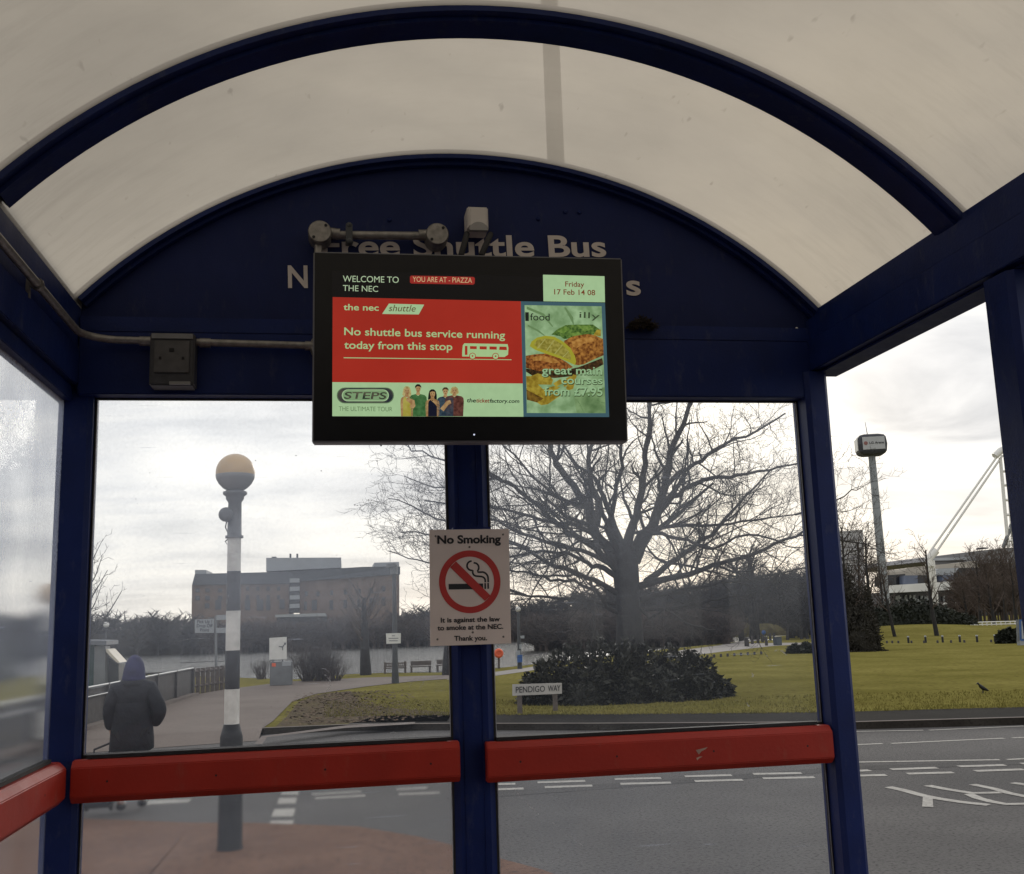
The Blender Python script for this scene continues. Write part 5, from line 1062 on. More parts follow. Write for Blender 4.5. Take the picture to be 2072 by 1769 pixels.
ARG = mat('arena_roof_grey', (.20, .20, .21), .6, .1, .2); ARW = mat('arena_white', (.72, .72, .71), .55, .12, .3); ARC = mat('arena_cream', (.46, .42, .36), .7, .12, .3); ARD = mat('arena_dark_glass', (.02, .022, .028), .25, .4, .15); ARB = mat('arena_blue_glass', (.09, .11, .16), .2, .2, .5); ARL = mat('arena_light_metal', (.34, .36, .38), .4, .1, .4)
YA = 175
ar = thing('arena_building', (*at(1900, 1240, YA).xy, .1), 'grey and white arena with cable-stayed roof masts beyond the lawn', 'building')
def qC(*p): return [cC(*a) for a in p]
def part(name, material, polys, Y, d, par=None):
    mb = MB()
    for q in polys: slab(mb, qC(*q), Y, d)
    return mb.build(name, material, par or ar)
part('roof', ARG, [[(500,336),(1240,240),(1760,190),(1900,185),(1900,420),(530,445),(440,400)]], YA + 18, 30)
part('roof_beam', ARL, [[(445,352),(1060,338),(1060,378),(445,390)]], YA + 17, 1)
part('roof_drum', ARC, [[(530,452),(860,425),(1180,388),(1180,500),(900,492),(600,505),(530,560)], [(140,505),(165,496),(420,482),(440,600),(130,602),(128,540)]], YA + 8, 10)
part('roof_fin', ARD, [[(1245,196),(1330,196),(1335,215),(1240,222)]], YA + 19, 2)
part('awning', ARL, [[(600,506),(900,494),(838,592),(548,602)]], YA + 4, 3)
part('glazing', ARB, [[(672,602),(836,592),(836,682),(668,692)], [(130,604),(310,602),(312,735),(130,742)]], YA + 3, 3)
part('upper_wall', ARD, [[(0,590),(130,580),(130,742),(0,745)], [(312,602),(670,600),(668,695),(312,735)], [(838,590),(905,500),(1160,490),(1900,420),(1900,640),(838,682)]], YA + 5, 8)
part('fascia', ARW, [[(-60,745),(560,705),(1190,658),(1420,640),(2100,590),(2100,715),(1420,760),(1190,782),(560,825),(-60,855)]], YA, 4)
part('lower_wall', ARD, [[(-200,850),(560,828),(1420,765),(2100,730),(2100,1290),(-200,1290)]], YA + 3, 12)
mb = MB(); rg3 = random.Random(4)
for i in range(26):
    x = rg3.uniform(-20, 900); y = rg3.uniform(880, 970); slab(mb, qC((x, y), (x + rg3.uniform(12, 34), y - 3), (x + 26, y + rg3.uniform(25, 60)), (x - 2, y + 50)), YA + 2.6, .3)
mb.build('window', ARL, ar)
part('entrance_panel', ARW, [[(580,1000),(915,990),(915,1125),(585,1135)]], YA - 2, 2)
part('entrance_canopy', ARL, [[(930,985),(1300,975),(1300,995),(930,1000)], [(800,1150),(960,1142),(960,1152),(800,1160)]], YA - 3, 2)
def qM(x, y, Y=None): return at(*cM(x, y), Y or YA - 2)
mb = MB()
for dx in (0, 34): mb.tube([qM(1362 + dx*.7, 735 + dx*.3), qM(902 + dx, 1388 + dx*.4)], .20, 6)
mb.build('mast_stay', WHITE, ar)
mb = MB()
for (a, b) in [((1372,760),(1424,1350)), ((1408,700),(1458,1350)), ((1430,720),(1485,1350))]: mb.tube([qM(*a), qM(*b)], .30, 6)
for y in (850, 942, 1040, 1138, 1228, 1310): t = (y - 760) / 590; mb.tube([qM(1372 + 52*t, y), qM(1430 + 50*t, y)], .26, 5)
mb.tube([qM(1335, 750), qM(1375, 712), qM(1425, 690)], .65, 6); mb.build('mast', WHITE, ar)
mb = MB(); mb.tube([qM(1460, 1165), qM(1392, 1355)], .35, 5); mb.build('mast_brace', STEELG, ar)
mb = MB(); mb.tube([qM(945, 1375), qM(895, 1430), qM(905, 1480)], .7, 6)
for a, b in [((898,1440),(925,1720)), ((925,1440),(955,1760))]: mb.tube([qM(*a), qM(*b)], .35, 5)
for i in range(8): mb.tube([qM(902 + i*3.4, 1470 + i*34), qM(930 + i*3.4, 1488 + i*34)], .2, 4)
mb.build('mast_column', WHITE, ar)
tw = thing('tower_block', (*at(1720, 1240, 190).xy, .1), 'pale grey tower block behind the dark bare trees', 'building')
TWM = mat('tower_grey', (.60, .60, .61), .7, .1, .1)
mb = MB(); mb.prism([at(1690, 1076, 190), at(1746, 1072, 190), at(1754, 1240, 190), at(1694, 1240, 190)], (0, 14, 0)); mb.build('wall', TWM, tw)
for i in range(7):
    y = 1086 + i * 20; mb = MB(); slab(mb, [(1700, y), (1742, y - 1), (1743, y + 7), (1701, y + 8)], 189.8, .4); mb.build('window', mat('tower_window', (.44, .44, .46), .5, .1, .2), tw)
bh = thing('brick_hut', (*at(1562, 1262, 95).xy, .1), 'small brick hut with white eaves among the far park trees', 'hut')
mb = MB(); slab(mb, [(1552, 1256), (1576, 1255), (1576, 1266), (1552, 1267)], 95, 3); mb.build('wall', mat('red_brick', (.28, .13, .09), .9, .2, 3), bh)
mb = MB(); slab(mb, [(1550, 1252), (1563, 1249), (1578, 1251), (1578, 1255), (1550, 1256)], 94.5, 4); mb.build('roof', WHITE, bh)

# ---- advertising mast
YM = 150; mc = at(1762, 901, YM); mk = YM / FPX
am = thing('advert_mast', (*at(1762, 1240, YM).xy, .1), 'tall grey mast with a dark box sign on top and an aerial', 'mast')
MB().tube([V((mc.x, YM, .1)), V((mc.x, YM, mc.z))], [.72, .52], 16).build('pole', mat('mast_grey', (.26, .28, .30), .6, .15, .3), am)
ax, ay = V((cos(-.30), sin(-.30), 0)), V((sin(.30), cos(-.30), 0)); az = V((0, 0, 1))
def ringM(z, s_):
    a_ = 30*mk*s_; pts = []
    for (sx, sy) in ((-1,-1),(1,-1),(1,1),(-1,1)):
        for (ux, uy) in (((sx, sy*.86), (sx*.86, sy)) if sx*sy < 0 else ((sx*.86, sy), (sx, sy*.86))): pts.append(mc + ax*(ux*a_) + ay*(uy*a_*.8) + az*(z*mk))
    return pts
order = [(-24,.62),(-21,.86),(-16,.97),(0,1.03),(15,.97),(20,.86),(23,.55)]
mb = MB(); rings = []
for z, s_ in order:
    r = ringM(z, s_); c0 = mc + az*(z*mk); r.sort(key=lambda p: math.atan2((p - c0).dot(ay), (p - c0).dot(ax))); rings.append(r)
mb.loft(rings, smooth=False); mb.build('sign_box', mat('mast_box_dark', (.035, .038, .048), .6, .2, .5), am)
fy = -ay
def pm(u, v, k=0): return mc + ax*(u*mk) + az*(v*mk) - ay*((30*mk*1.03*.8) + .06 + k*.03)
pn = MB().prism([pm(-22, -13), pm(25, -13), pm(25, 15), pm(-22, 15)], ay*.1).build('sign_face', mat('sign_pale', (.40, .41, .42), .5, .04, 1), am)
multi_text('lettering', [('LG', pm(-8, -1, 1), pm(1, -1, 1), 5*mk, .02, 0, az, fy, .02), ('Arena', pm(3, -1, 1), pm(23, -1, 1), 5*mk, .02, .15, az, fy, .02)], SIGNK, pn)
mb = MB(); mb.add([pm(-15.5 + 4.2*cos(t), 1.2 + 4.2*sin(t), 1.5) for t in [i*pi/10 for i in range(20)]], [tuple(range(20))]); mb.build('logo', mat('logo_red', (.22, .09, .08), .5, .3, 2), pn)
def pside(u, v): return mc - ax*(30*mk*1.03 + .05) + ay*(u*mk) + az*(v*mk)
MB().prism([pside(-17, -13), pside(17, -13), pside(17, 14), pside(-17, 14)], ax*.08).build('sign_face', WHITE, am)
MB().tube([mc + V((-.4, 0, 22*mk)), mc + V((-.6, 0, 52*mk))], [.07, .03], 5).build('aerial', DARKG, am)

# ================================================================== STREET FURNITURE
# ---- Belisha beacon
bp_ = gp(465, 1718, .03); bx, by = bp_.x, bp_.y
be = thing('belisha_beacon', (bx, by, .03), 'black and white striped crossing beacon with orange globe behind the left pane', 'beacon')
def bz(y): r = ray(478, y); return EYE.z + r.z * (by / r.y)
zs = [1697, 1596, 1480, 1394, 1316, 1236, 1156, 1087]   # band edges in the picture
zs = [.03] + [bz(y) for y in (1473, 1394, 1316, 1236, 1156, 1087)]
BWH = mat('weathered_white', (.50, .49, .46), .6, .2, 9, col2=(.76, .75, .71)); BBK = mat('weathered_black', (.008, .009, .013), .6, .2, 9, col2=(.022, .022, .026))
cols = [BBK, BWH, BBK, BWH, BBK, BWH]
for i, cm_ in enumerate(cols):
    r_ = .088 if i == 0 else .062 - i*.0012
    prof = [(r_, zs[i]), (r_, zs[i+1])] if i else [(.105, .03), (.098, .06), (.09, .9), (.064, 1.0), (.062, zs[1])]
    MB().lathe((bx, by, 0), prof, 20).build('pole_band', cm_, be)
GP = mat('beacon_grey', (.10, .105, .115), .5, .1, 6)
top = bz(998)
MB().lathe((bx, by, 0), [(.075, zs[-1] - .008), (.075, zs[-1] + .012), (.06, zs[-1] + .016), (.055, top - .08), (.075, top - .05), (.075, top - .03), (.10, top - .01), (.10, top + .01), (.05, top + .03)], 20).build('lamp_column', GP, be)
gc = V((bx, by, bz(957))); R_ = 38 * by / FPX * 1.0
gm = mat('orange_globe', (.56, .38, .19), .35, .1, 4); 
gl = MB().ball(gc, R_, n=28, m_=20)
glo = gl.build('globe', gm, be)
mb = MB(); mb.lathe((bx, by, 0), [(R_*.42, gc.z - R_*.93), (R_*.62, gc.z - R_*.80), (R_*.83, gc.z - R_*.58), (R_*.97, gc.z - R_*.32), (R_*1.006, gc.z - R_*.12), (R_*.99, gc.z - R_*.10)], 28); mb.build('globe_shield', mat('globe_grey', (.20, .205, .21), .5, .08, 5), be)
sxp = at(459, 1043, by); mb = MB(); mb.lathe(V((sxp.x, by - .04, sxp.z)), [(.03, .09), (.055, .05), (.062, -.03), (.05, -.06), (.02, -.065)], 16, 'y'); mb.box((sxp.x, by - .02, sxp.z - .02), (bx, by + .02, sxp.z + .02)); mb.build('spotlight', GP, be)
mb = MB(); mb.tube([V((sxp.x, by, sxp.z - .05)), V((sxp.x - .01, by, sxp.z - .10)), V((sxp.x + .02, by, sxp.z - .17)), V((sxp.x + .08, by, sxp.z - .14)), V((sxp.x - .01, by, sxp.z - .22)), V((sxp.x + .04, by, sxp.z - .29)), V((bx, by, zs[-1] + .02))], .006, 6); mb.build('cable', GP, be)
# second beacon across the road to the left
b2 = (-3.9, 15.6); b2t = thing('belisha_beacon', (*b2, .03), 'second orange-globed crossing beacon, blurred behind the grimy side pane', 'beacon')
for i in range(6): MB().lathe((*b2, 0), [(.06, .03 + i*.36), (.06, .03 + (i+1)*.36)], 14).build('pole_band', cols[i], b2t)
MB().ball((*b2, 2.33), .16, n=20, m_=14).build('globe', gm, b2t)

# ---- lamp posts
def lamp(px, py, ptop, label, globe=True, side=0, group=None, r=.05):
    p = gp(px, py, .1); s_ = p.y / FPX; zt = at(px, ptop, p.y).z; t = thing('street_lamp', (p.x, p.y, .1), label, 'lamp', group)
    MB().tube([(p.x, p.y, .1), (p.x, p.y, .8), (p.x, p.y, zt)], [r*1.5, r*1.1, r*.7], 10).build('pole', DARKG, t)
    if globe: MB().ball((p.x, p.y, zt + 5*s_), 5.5*s_, n=16, m_=10).build('globe', WHITE, t)
    else:
        mb = MB(); mb.obox(V((p.x - 5*s_*1.2, p.y, zt - 2*s_)), V((1, 0, .15)).normalized(), V((0, 1, 0)), V((-.15, 0, 1)).normalized(), 9*s_, .12, 3.4*s_); mb.tube([(p.x, p.y, zt), (p.x + .0, p.y, zt - 20*s_)], r*1.4, 8); mb.build('lamp_head', STEELG, t)
    return t, p, s_
t, p, s_ = lamp(800, 1383, 1142, 'tall dark lamp post with a white plate before the benches', False, r=.075)
mb = MB(); q = [at(x, y, p.y - .1) for x, y in [(781,1282),(811,1281),(811,1302),(782,1303)]]; pl2 = mb.prism(q, (0, .02, 0)).build('sign_plate', WHITE, t)
mb = MB()
for y, x0, x1 in ((1286, 793, 799), (1291, 786, 806), (1296, 787, 805)): mb.prism([at(x0, y, p.y - .104), at(x1, y, p.y - .104), at(x1, y + 1.6, p.y - .104), at(x0, y + 1.6, p.y - .104)], (0, .003, 0))
mb.build('printed_line', STEELG, pl2)
t, p, s_ = lamp(1052, 1354, 1238, 'globe lamp on a dark pole with small signs near the orange lifebuoy', r=.06)
def plate(par, pts, Y, m_, nm='sign_plate', d=.03): return MB().prism([at(x, y, Y) for x, y in pts], (0, d, 0)).build(nm, m_, par)
plate(t, [(1044,1317),(1053,1316),(1053,1327),(1045,1327)], p.y - .12, HLIGHT); plate(t, [(1053,1287),(1061,1286),(1061,1292),(1054,1292)], p.y - .12, HLIGHT); plate(t, [(1051,1304),(1055,1304),(1055,1313),(1051,1313)], p.y - .12, HLIGHT); plate(t, [(1048,1326),(1057,1325),(1057,1340),(1048,1341)], p.y - .2, BLUEP, 'notice_box', .2)
lamp(212, 1352, 1270, 'globe lamp among the far trees beside the left corner post', r=.05)
# ---- lifebuoy stand
p = gp(1010, 1353, .1); s_ = p.y / FPX
lb = thing('lifebuoy_stand', (p.x, p.y, .1), 'orange lifebuoy housing on a short post by the lake', 'lifebuoy')
MB().box((p.x - .035, p.y, .1), (p.x + .035, p.y + .07, .62)).build('post', TIMB, lb)
cz_ = at(1010, 1322, p.y).z; MB().lathe((p.x - .01, p.y - .06, cz_), [(9*s_, .06), (9.6*s_, 0), (8.6*s_, -.06), (5*s_, -.085), (4*s_, -.06), (1, .0)][:5], 20, 'y').build('housing', ORNG, lb)
# ---- far lifebuoy, little signs
p2 = at(1137, 1290, 84); t = thing('lifebuoy_stand', (p2.x, 84, .1), 'tiny orange lifebuoy across the water', 'lifebuoy'); MB().lathe(p2, [(.2, .05), (.22, 0), (.1, -.05)], 14, 'y').build('housing', ORNG, t); MB().box((p2.x - .04, 84, .1), (p2.x + .04, 84.06, p2.z)).build('post', TIMB, t)
p2 = at(1249, 1306, 40); t = thing('small_sign', (p2.x, 40, .1), 'small white sign on a post above the dark bush', 'sign'); plate(t, [(1245,1302),(1252,1302),(1252,1309),(1245,1310)], 40, WHITE); MB().box((p2.x - .03, 40.03, .1), (p2.x + .03, 40.08, p2.z)).build('post', STEELG, t)
# ---- benches
def bench_at(px0, px1, py, Y, slat, label):
    a, b = at(px0, py, Y), at(px1, py, Y); x0, x1 = a.x, b.x; z0 = .1; hgt = 21 * Y / FPX; t = thing('park_bench', ((x0 + x1)/2, Y, .1), label, 'bench', 'benches facing the lake')
    sz = z0 + hgt*.45; f = MB(); f.box((x0, Y - .0, sz), (x1, Y + .38, sz + .035)); f.build('seat', TIMB, t)
    if slat:
        f = MB(); f.box((x0, Y - .03, z0 + hgt - .04), (x1, Y, z0 + hgt)); f.box((x0, Y - .03, sz + .06), (x1, Y, sz + .1)); n_ = 13
        for i in range(n_): xx = x0 + (x1 - x0) * (i + .5) / n_; f.box((xx - .013, Y - .024, sz + .1), (xx + .013, Y - .006, z0 + hgt - .04))
    else:
        f = MB()
        for k in range(3): zz = sz + .06 + k * (hgt*.55 - .06) / 3; f.box((x0, Y - .03, zz), (x1, Y, zz + hgt*.15))
    f.build('backrest', TIMB, t)
    for xx in (x0 + .02, x1 - .06):
        for yy, zt in ((Y - .02, z0 + hgt), (Y + .33, sz + .2)): MB().box((xx, yy, z0), (xx + .045, yy + .045, zt if slat else (sz if yy < Y else sz))).build('leg', TIMB, t)
    if slat:
        for xx in (x0 + .02, x1 - .06): MB().box((xx, Y - .02, sz + .2), (xx + .045, Y + .4, sz + .235)).build('armrest', TIMB, t)
Yb = gp(800, 1363, .1).y
bench_at(777, 823, 1363, Yb, True, 'slat-backed wooden bench beside the tall lamp post'); bench_at(831, 873, 1361, Yb + .4, False, 'plank-backed bench, middle one of the three by the lake'); bench_at(884, 915, 1360, Yb + .8, False, 'plank-backed bench partly behind the central shelter post')
# ---- Pick up point sign
p = gp(437, 1398, .1); Yp = p.y
pk = thing('pickup_sign', (p.x, Yp, .1), 'post with white pick-up point board and two small plates', 'sign')
MB().tube([(p.x, Yp, .1), (at(437, 1246, Yp).x, Yp, at(437, 1246, Yp).z)], .035, 8).build('post', STEELG, pk)
pb = plate(pk, [(394,1254),(433,1252),(433,1281),(394,1281)], Yp - .08, HLIGHT)
def wl(b, x0, x1, y, cap): return (b, at(x0, y, Yp - .085), at(x1, y, Yp - .085), cap * Yp / FPX, .015, 0, Bup, Nf, .004)
multi_text('lettering', [wl('Pick Up /', 399, 429, 1261, 6), wl('Drop Off', 398, 430, 1269.5, 6), wl('Point', 405, 423, 1278, 6)], mat('sign_blue_ink', (.03, .035, .06), .6, .1, 5), pb)
plate(pk, [(438,1245),(460,1244),(460,1254),(438,1255)], Yp - .08, HLIGHT); plate(pk, [(437,1271),(460,1270),(460,1281),(437,1281)], Yp - .08, HLIGHT)
# ---- cabinet with sign
p = gp(567, 1388, .1); Yc = p.y
cb_ = thing('parking_cabinet', (p.x, Yc, .1), 'grey cabinet topped by a white direction board beside the path', 'cabinet')
a, b = at(546, 1388, Yc), at(591, 1338, Yc)
MB().box((a.x, Yc, .1), (b.x, Yc + .5, b.z)).build('body', STEELG, cb_, bevel=.02)
bd = plate(cb_, [(545,1291),(580,1289),(580,1334),(545,1335)], Yc - .02, WHITE, 'board', .04)
mb = MB(); mb.prism([at(x, y, Yc - .03) for x, y in [(564,1309),(572,1311),(577,1304),(576,1302),(571,1308),(564,1307)]], (0, .008, 0)); mb.prism([at(x, y, Yc - .03) for x, y in [(574,1301),(579,1300),(578,1306)]], (0, .008, 0)); mb.prism([at(x, y, Yc - .03) for x, y in [(571,1310),(573,1310),(573,1316),(571,1316)]], (0, .008, 0)); mb.build('arrow', STEELG, bd)
plate(cb_, [(550,1342),(558,1342),(558,1349),(550,1349)], Yc - .01, ORNG, 'sticker', .008); plate(cb_, [(571,1339),(589,1338),(589,1347),(571,1348)], Yc - .01, ARL, 'display', .008)
mb = MB(); mb.box((a.x + .06, Yc + .04, b.z - .02), (a.x + .1, Yc + .08, b.z + .1)); mb.box((b.x - .3, Yc + .04, b.z - .02), (b.x - .26, Yc + .08, b.z + .1)); mb.build('bracket', STEELG, cb_)
# ---- street name sign
q0, q1 = gp(1057, 1447, .1), gp(1120, 1436, .1)
nsn = thing('street_name_sign', ((q0.x + q1.x)/2, (q0.y + q1.y)/2, .1), 'low white street name plate on two short posts in front of the bush', 'sign')
Y0, Y1 = q0.y, q0.y + .55
f0, f1, f2, f3 = at(1038, 1385, Y0), at(1137, 1382, Y1), at(1137, 1404, Y1), at(1038, 1408, Y0)
uu = (f1 - f0).normalized(); nn_ = uu.cross(V((0,0,1)))
plt = MB().prism([f0, f1, f2, f3], -nn_*.02).build('name_plate', mat('plate_grey_white', (.42, .40, .38), .55, .08, 3), nsn)
multi_text('lettering', [('PENDIGO', at(1043, 1402, Y0 + .03) + nn_*.006, at(1102, 1399.5, Y0 + .36) + nn_*.006, 11.5*Y0/FPX, .008, 0, Bup, nn_, .004), ('WAY', at(1108, 1399, Y0 + .39) + nn_*.006, at(1133.5, 1398, Y0 + .53) + nn_*.006, 11.5*Y0/FPX, .008, 0, Bup, nn_, .004)], SIGNK, plt)
for px, yy in ((1052, Y0 + .07), (1124, Y0 + .48)):
    b_ = at(px, 1400, yy); MB().box((b_.x - .04, yy + .03, .1), (b_.x + .04, yy + .1, b_.z + .1)).build('post', TIMB, nsn)

# ---- fences on the left by the path
pf = thing('solid_fence', (-4.1, 23, .1), 'long dark solid fence with pale top rails along the path', 'fence')
A_, B_ = V((-4.75, 15.8, .1)), V((-3.7, 29.3, .1)); du = (B_ - A_).normalized(); nx_ = V((-du.y, du.x, 0)) * -1
hf = .68
mb = MB(); mb.add([A_, B_, B_ + V((0,0,hf)), A_ + V((0,0,hf))] + [q - nx_*.06 for q in (A_, B_, B_ + V((0,0,hf)), A_ + V((0,0,hf)))], [(0,1,2,3), (7,6,5,4), (3,2,6,7), (0,3,7,4), (1,5,6,2)]); mb.build('panel', DTIMB, pf)
mb = MB(); mb.tube([A_ + V((0,0,hf + .05)) + nx_*.03, B_ + V((0,0,hf + .03)) + nx_*.03], .022, 6); mb.tube([A_ + V((0,0,hf - .12)) + nx_*.05, A_.lerp(B_, .5) + V((0,0,hf - .12)) + nx_*.05], .014, 6); mb.build('rail', ARL, pf)
mb = MB(); mb.add([A_ + nx_*.0, B_, B_ + nx_*.18, A_ + nx_*.18] + [q + V((0,0,.07)) for q in (A_, B_, B_ + nx_*.18, A_ + nx_*.18)], [(0,1,5,4),(1,2,6,5),(2,3,7,6),(3,0,4,7),(4,5,6,7)]); mb.build('plinth', KTOP, pf)
for i in range(8): q = A_.lerp(B_, i/7); MB().box((q.x - .05, q.y - .05, .1), (q.x + .05, q.y + .05, .1 + hf + .06)).build('post', DTIMB, pf)
pf2 = thing('picket_fence', (-3.4, 30.5, .1), 'short timber fence with gaps beside the striped beacon', 'fence')
A2, B2 = V((-3.72, 29.6, .1)), V((-2.95, 31.9, .1)); du2 = (B2 - A2).normalized()
mb = MB(); 
for z in (.22, .60): mb.tube([A2 + V((0,0,z)), B2 + V((0,0,z))], .035, 4)
mb.build('rail', TIMB, pf2)
for i in range(9): q = A2.lerp(B2, i/8); MB().box((q.x - .055, q.y - .03, .1), (q.x + .055, q.y + .03, .78)).build('picket', TIMB, pf2)
bl = thing('balustrade', (*at(360, 1375, 42).xy, .1), 'low distant balustrade with square gaps along the water', 'fence')
a, b = at(270, 1360, 41), at(455, 1357, 41); zt = at(360, 1359, 41).z
mb = MB(); mb.box((a.x, 41, zt - .07), (b.x, 41.08, zt)); mb.box((a.x, 41, zt - .34), (b.x, 41.08, zt - .22)); mb.build('rail', DTIMB, bl)
for i in range(22): xx = a.x + (b.x - a.x) * i / 21; MB().box((xx - .035, 41.01, .1), (xx + .035, 41.07, zt - .02)).build('baluster', DTIMB, bl)
jt = thing('jetty', (*at(408, 1345, 60).xy, .1), 'narrow dark jetty board above the lake', 'jetty')
a, b = at(363, 1341, 60), at(454, 1338, 60); MB().box((a.x, 60, a.z - .18), (b.x, 60.6, a.z)).build('deck', DTIMB, jt)
for px in (427, 440): q = at(px, 1345, 60); MB().box((q.x - .06, 60.1, .05), (q.x + .06, 60.3, a.z - .17)).build('leg', DTIMB, jt)
# ---- kiosk at the far left
kq = at(195, 1390, 30); ks = thing('park_kiosk', (kq.x, 30, .1), 'grey and teal kiosk with a flat roof and sloping pale edge beside the left post', 'kiosk')
def kp(pts, d, Y=30): return MB().prism([at(*cL(*q), Y) for q in pts], (0, d, 0))
kp([(-60,330),(185,325),(170,1180),(-70,1180)], 1.2).build('wall', mat('teal_panel', (.03, .07, .07), .6, .15, 4), ks)
kp([(190,370),(385,375),(365,1150),(170,1150)], .6, 29.8).build('column', STEELG, ks)
kp([(-60,265),(400,272),(400,350),(-60,345)], 1.6, 29.6).build('roof', mat('kiosk_roof', (.12, .13, .15), .6, .1, 4), ks)
kp([(390,420),(425,430),(640,665),(600,668),(560,640),(400,480)], 1.0, 29.7).build('sloping_edge', mat('pale_edge', (.62, .56, .46), .5, .08, 4), ks)
kp([(386,520),(560,660),(620,690),(620,1060),(370,1090)], .8, 30.2).build('side_wall', DARKG, ks)

# ---- bollards and stumps on the right
gB = 'dark bollards with pale tops along the far edge of the lawn'
def bollard(p, h, label):
    t = thing('bollard', p, label, 'bollard', gB); MB().lathe(p, [(.052, 0), (.05, h*.84)], 10).build('shaft', BLACK, t); MB().lathe(p, [(.05, h*.845), (.054, h*.9), (.05, h), (.02, h*1.03)], 10).build('cap', ARL, t); return t
bl_px = [(565,1112),(900,1110),(1075,1106),(1248,1104),(1423,1101),(1598,1101),(1780,1100)]
bl_lab = ['bollard at the foot of the tree left of the advertising mast', 'bollard near the short leaning young tree', 'bollard left of the tall slim young tree', 'bollard just right of the tall slim young tree', 'bollard midway between the slim young tree and the yellow bin', 'bollard in front of the yellow bin', 'bollard beside the rounded dark shrub']
b0_ = None
for q, l in zip(bl_px, bl_lab):
    p = gp(*cB(*q), .1)
    if b0_ is None: b0_ = bollard(p, .33, l + ', pale top')
    else: copy_thing(b0_, p, l + ', pale top')
gS = 'low wooden stumps edging the grass'
s0_ = None
for q in [(680,1112),(735,1111),(797,1111),(930,1110),(1058,1110),(1195,1108),(1332,1107),(1467,1105),(1740,1102)]:
    p = gp(*cB(*q), .1); 
    if s0_ is None:
        s0_ = thing('edging_post', p, 'low dark wooden stump among the bollards before the mound', 'post', gS); MB().lathe(p, [(.05, 0), (.05, .11), (.035, .125)], 8).build('stump', DTIMB, s0_)
    else: copy_thing(s0_, p)
for i in range(9):
    q = (280 + i * 89, 888 - i * 6); p = gp(*c24(*q), .1); copy_thing(s0_, p, 'low dark stump edging the pale park path behind the right pane')['group'] = 'stumps edging the park path'
rl_ = thing('timber_rail', gp(1540, 1306, .1), 'low timber post rail beside the curving park path', 'fence')
for q in [(790,735),(812,735),(875,705),(950,692),(1010,682),(1062,725),(1112,655),(1167,650)]:
    p = gp(*c24(*q), .1); MB().box((p.x - .06, p.y - .06, .1), (p.x + .06, p.y + .06, .55)).build('post', DTIMB, rl_)
p = gp(1577, 1306, .1); t = thing('litter_bin', p, 'grey-blue litter bin beside the park path', 'bin'); w2 = 6.5 * p.y / FPX
MB().box((p.x - w2, p.y, .1), (p.x + w2, p.y + .4, .1 + 16*p.y/FPX)).build('body', mat('bin_blue_grey', (.055, .07, .09), .5, .1, 4), t, bevel=.02); MB().box((p.x - w2*1.05, p.y - .02, .1 + 16.2*p.y/FPX), (p.x + w2*1.05, p.y + .42, .1 + 18*p.y/FPX)).build('lid', DARKG, t)
q = gp(1546, 1296, .1); t = thing('round_sign', q, 'round blue sign on a post by the curving path', 'sign'); MB().tube([q, V((q.x, q.y, at(1546, 1278, q.y).z))], .05, 6).build('post', DARKG, t); MB().lathe(at(1545.5, 1280, q.y - .08), [(.14, .02), (.14, 0), (.02, -.005)], 16, 'y').build('disc', BLUEP, t)
# ---- white railing, yellow bin, notice board
rw = thing('metal_railing', gp(2000, 1268, .1), 'white metal railing before the arena entrance', 'railing')
mb = MB(); Yr = 85
for y in (1259, 1264): mb.tube([at(1950, y + 1, Yr), at(2056, y - 1.5, Yr)], .05, 5)
mb.build('rail', WHITE, rw)
for i in range(12): q = at(1950 + i*9.5, 1268, Yr); MB().tube([(q.x, Yr, .1), (q.x, Yr, at(1950 + i*9.5, 1258.5, Yr).z)], .045, 5).build('post', WHITE, rw)
q = at(1996, 1276, 72); t = thing('grit_bin', (q.x, 72, .1), 'small yellow grit bin at the end of the mound', 'bin'); MB().prism([at(x, y, 72) for x, y in [(1991,1273),(1998,1271),(1999,1281),(1993,1281)]], (0, .6, 0)).build('body', YELL, t); MB().prism([at(x, y, 71.9) for x, y in [(1990,1270),(1998,1268.5),(1998.5,1271),(1990.5,1273)]], (0, .8, 0)).build('lid', YELL, t)
q = gp(2068, 1306, .1); t = thing('notice_board', q, 'blue and white notice board at the edge of the lawn', 'notice board')
Yn = q.y; plate(t, [(2064,1254),(2100,1253),(2102,1296),(2066,1297)], Yn, BLUEP, 'frame', .1); plate(t, [(2067,1257),(2096,1256),(2098,1292),(2068,1293)], Yn - .02, ARL, 'panel', .02); plate(t, [(2063,1296),(2102,1295),(2103,1308),(2065,1309)], Yn + .02, HLIGHT, 'plinth', .2)
for px in (2057, 2060): a, b = at(px, 1254, Yn), at(px + 2, 1298, Yn); MB().tube([a, b], .03, 5).build('pole', STEELG, t)

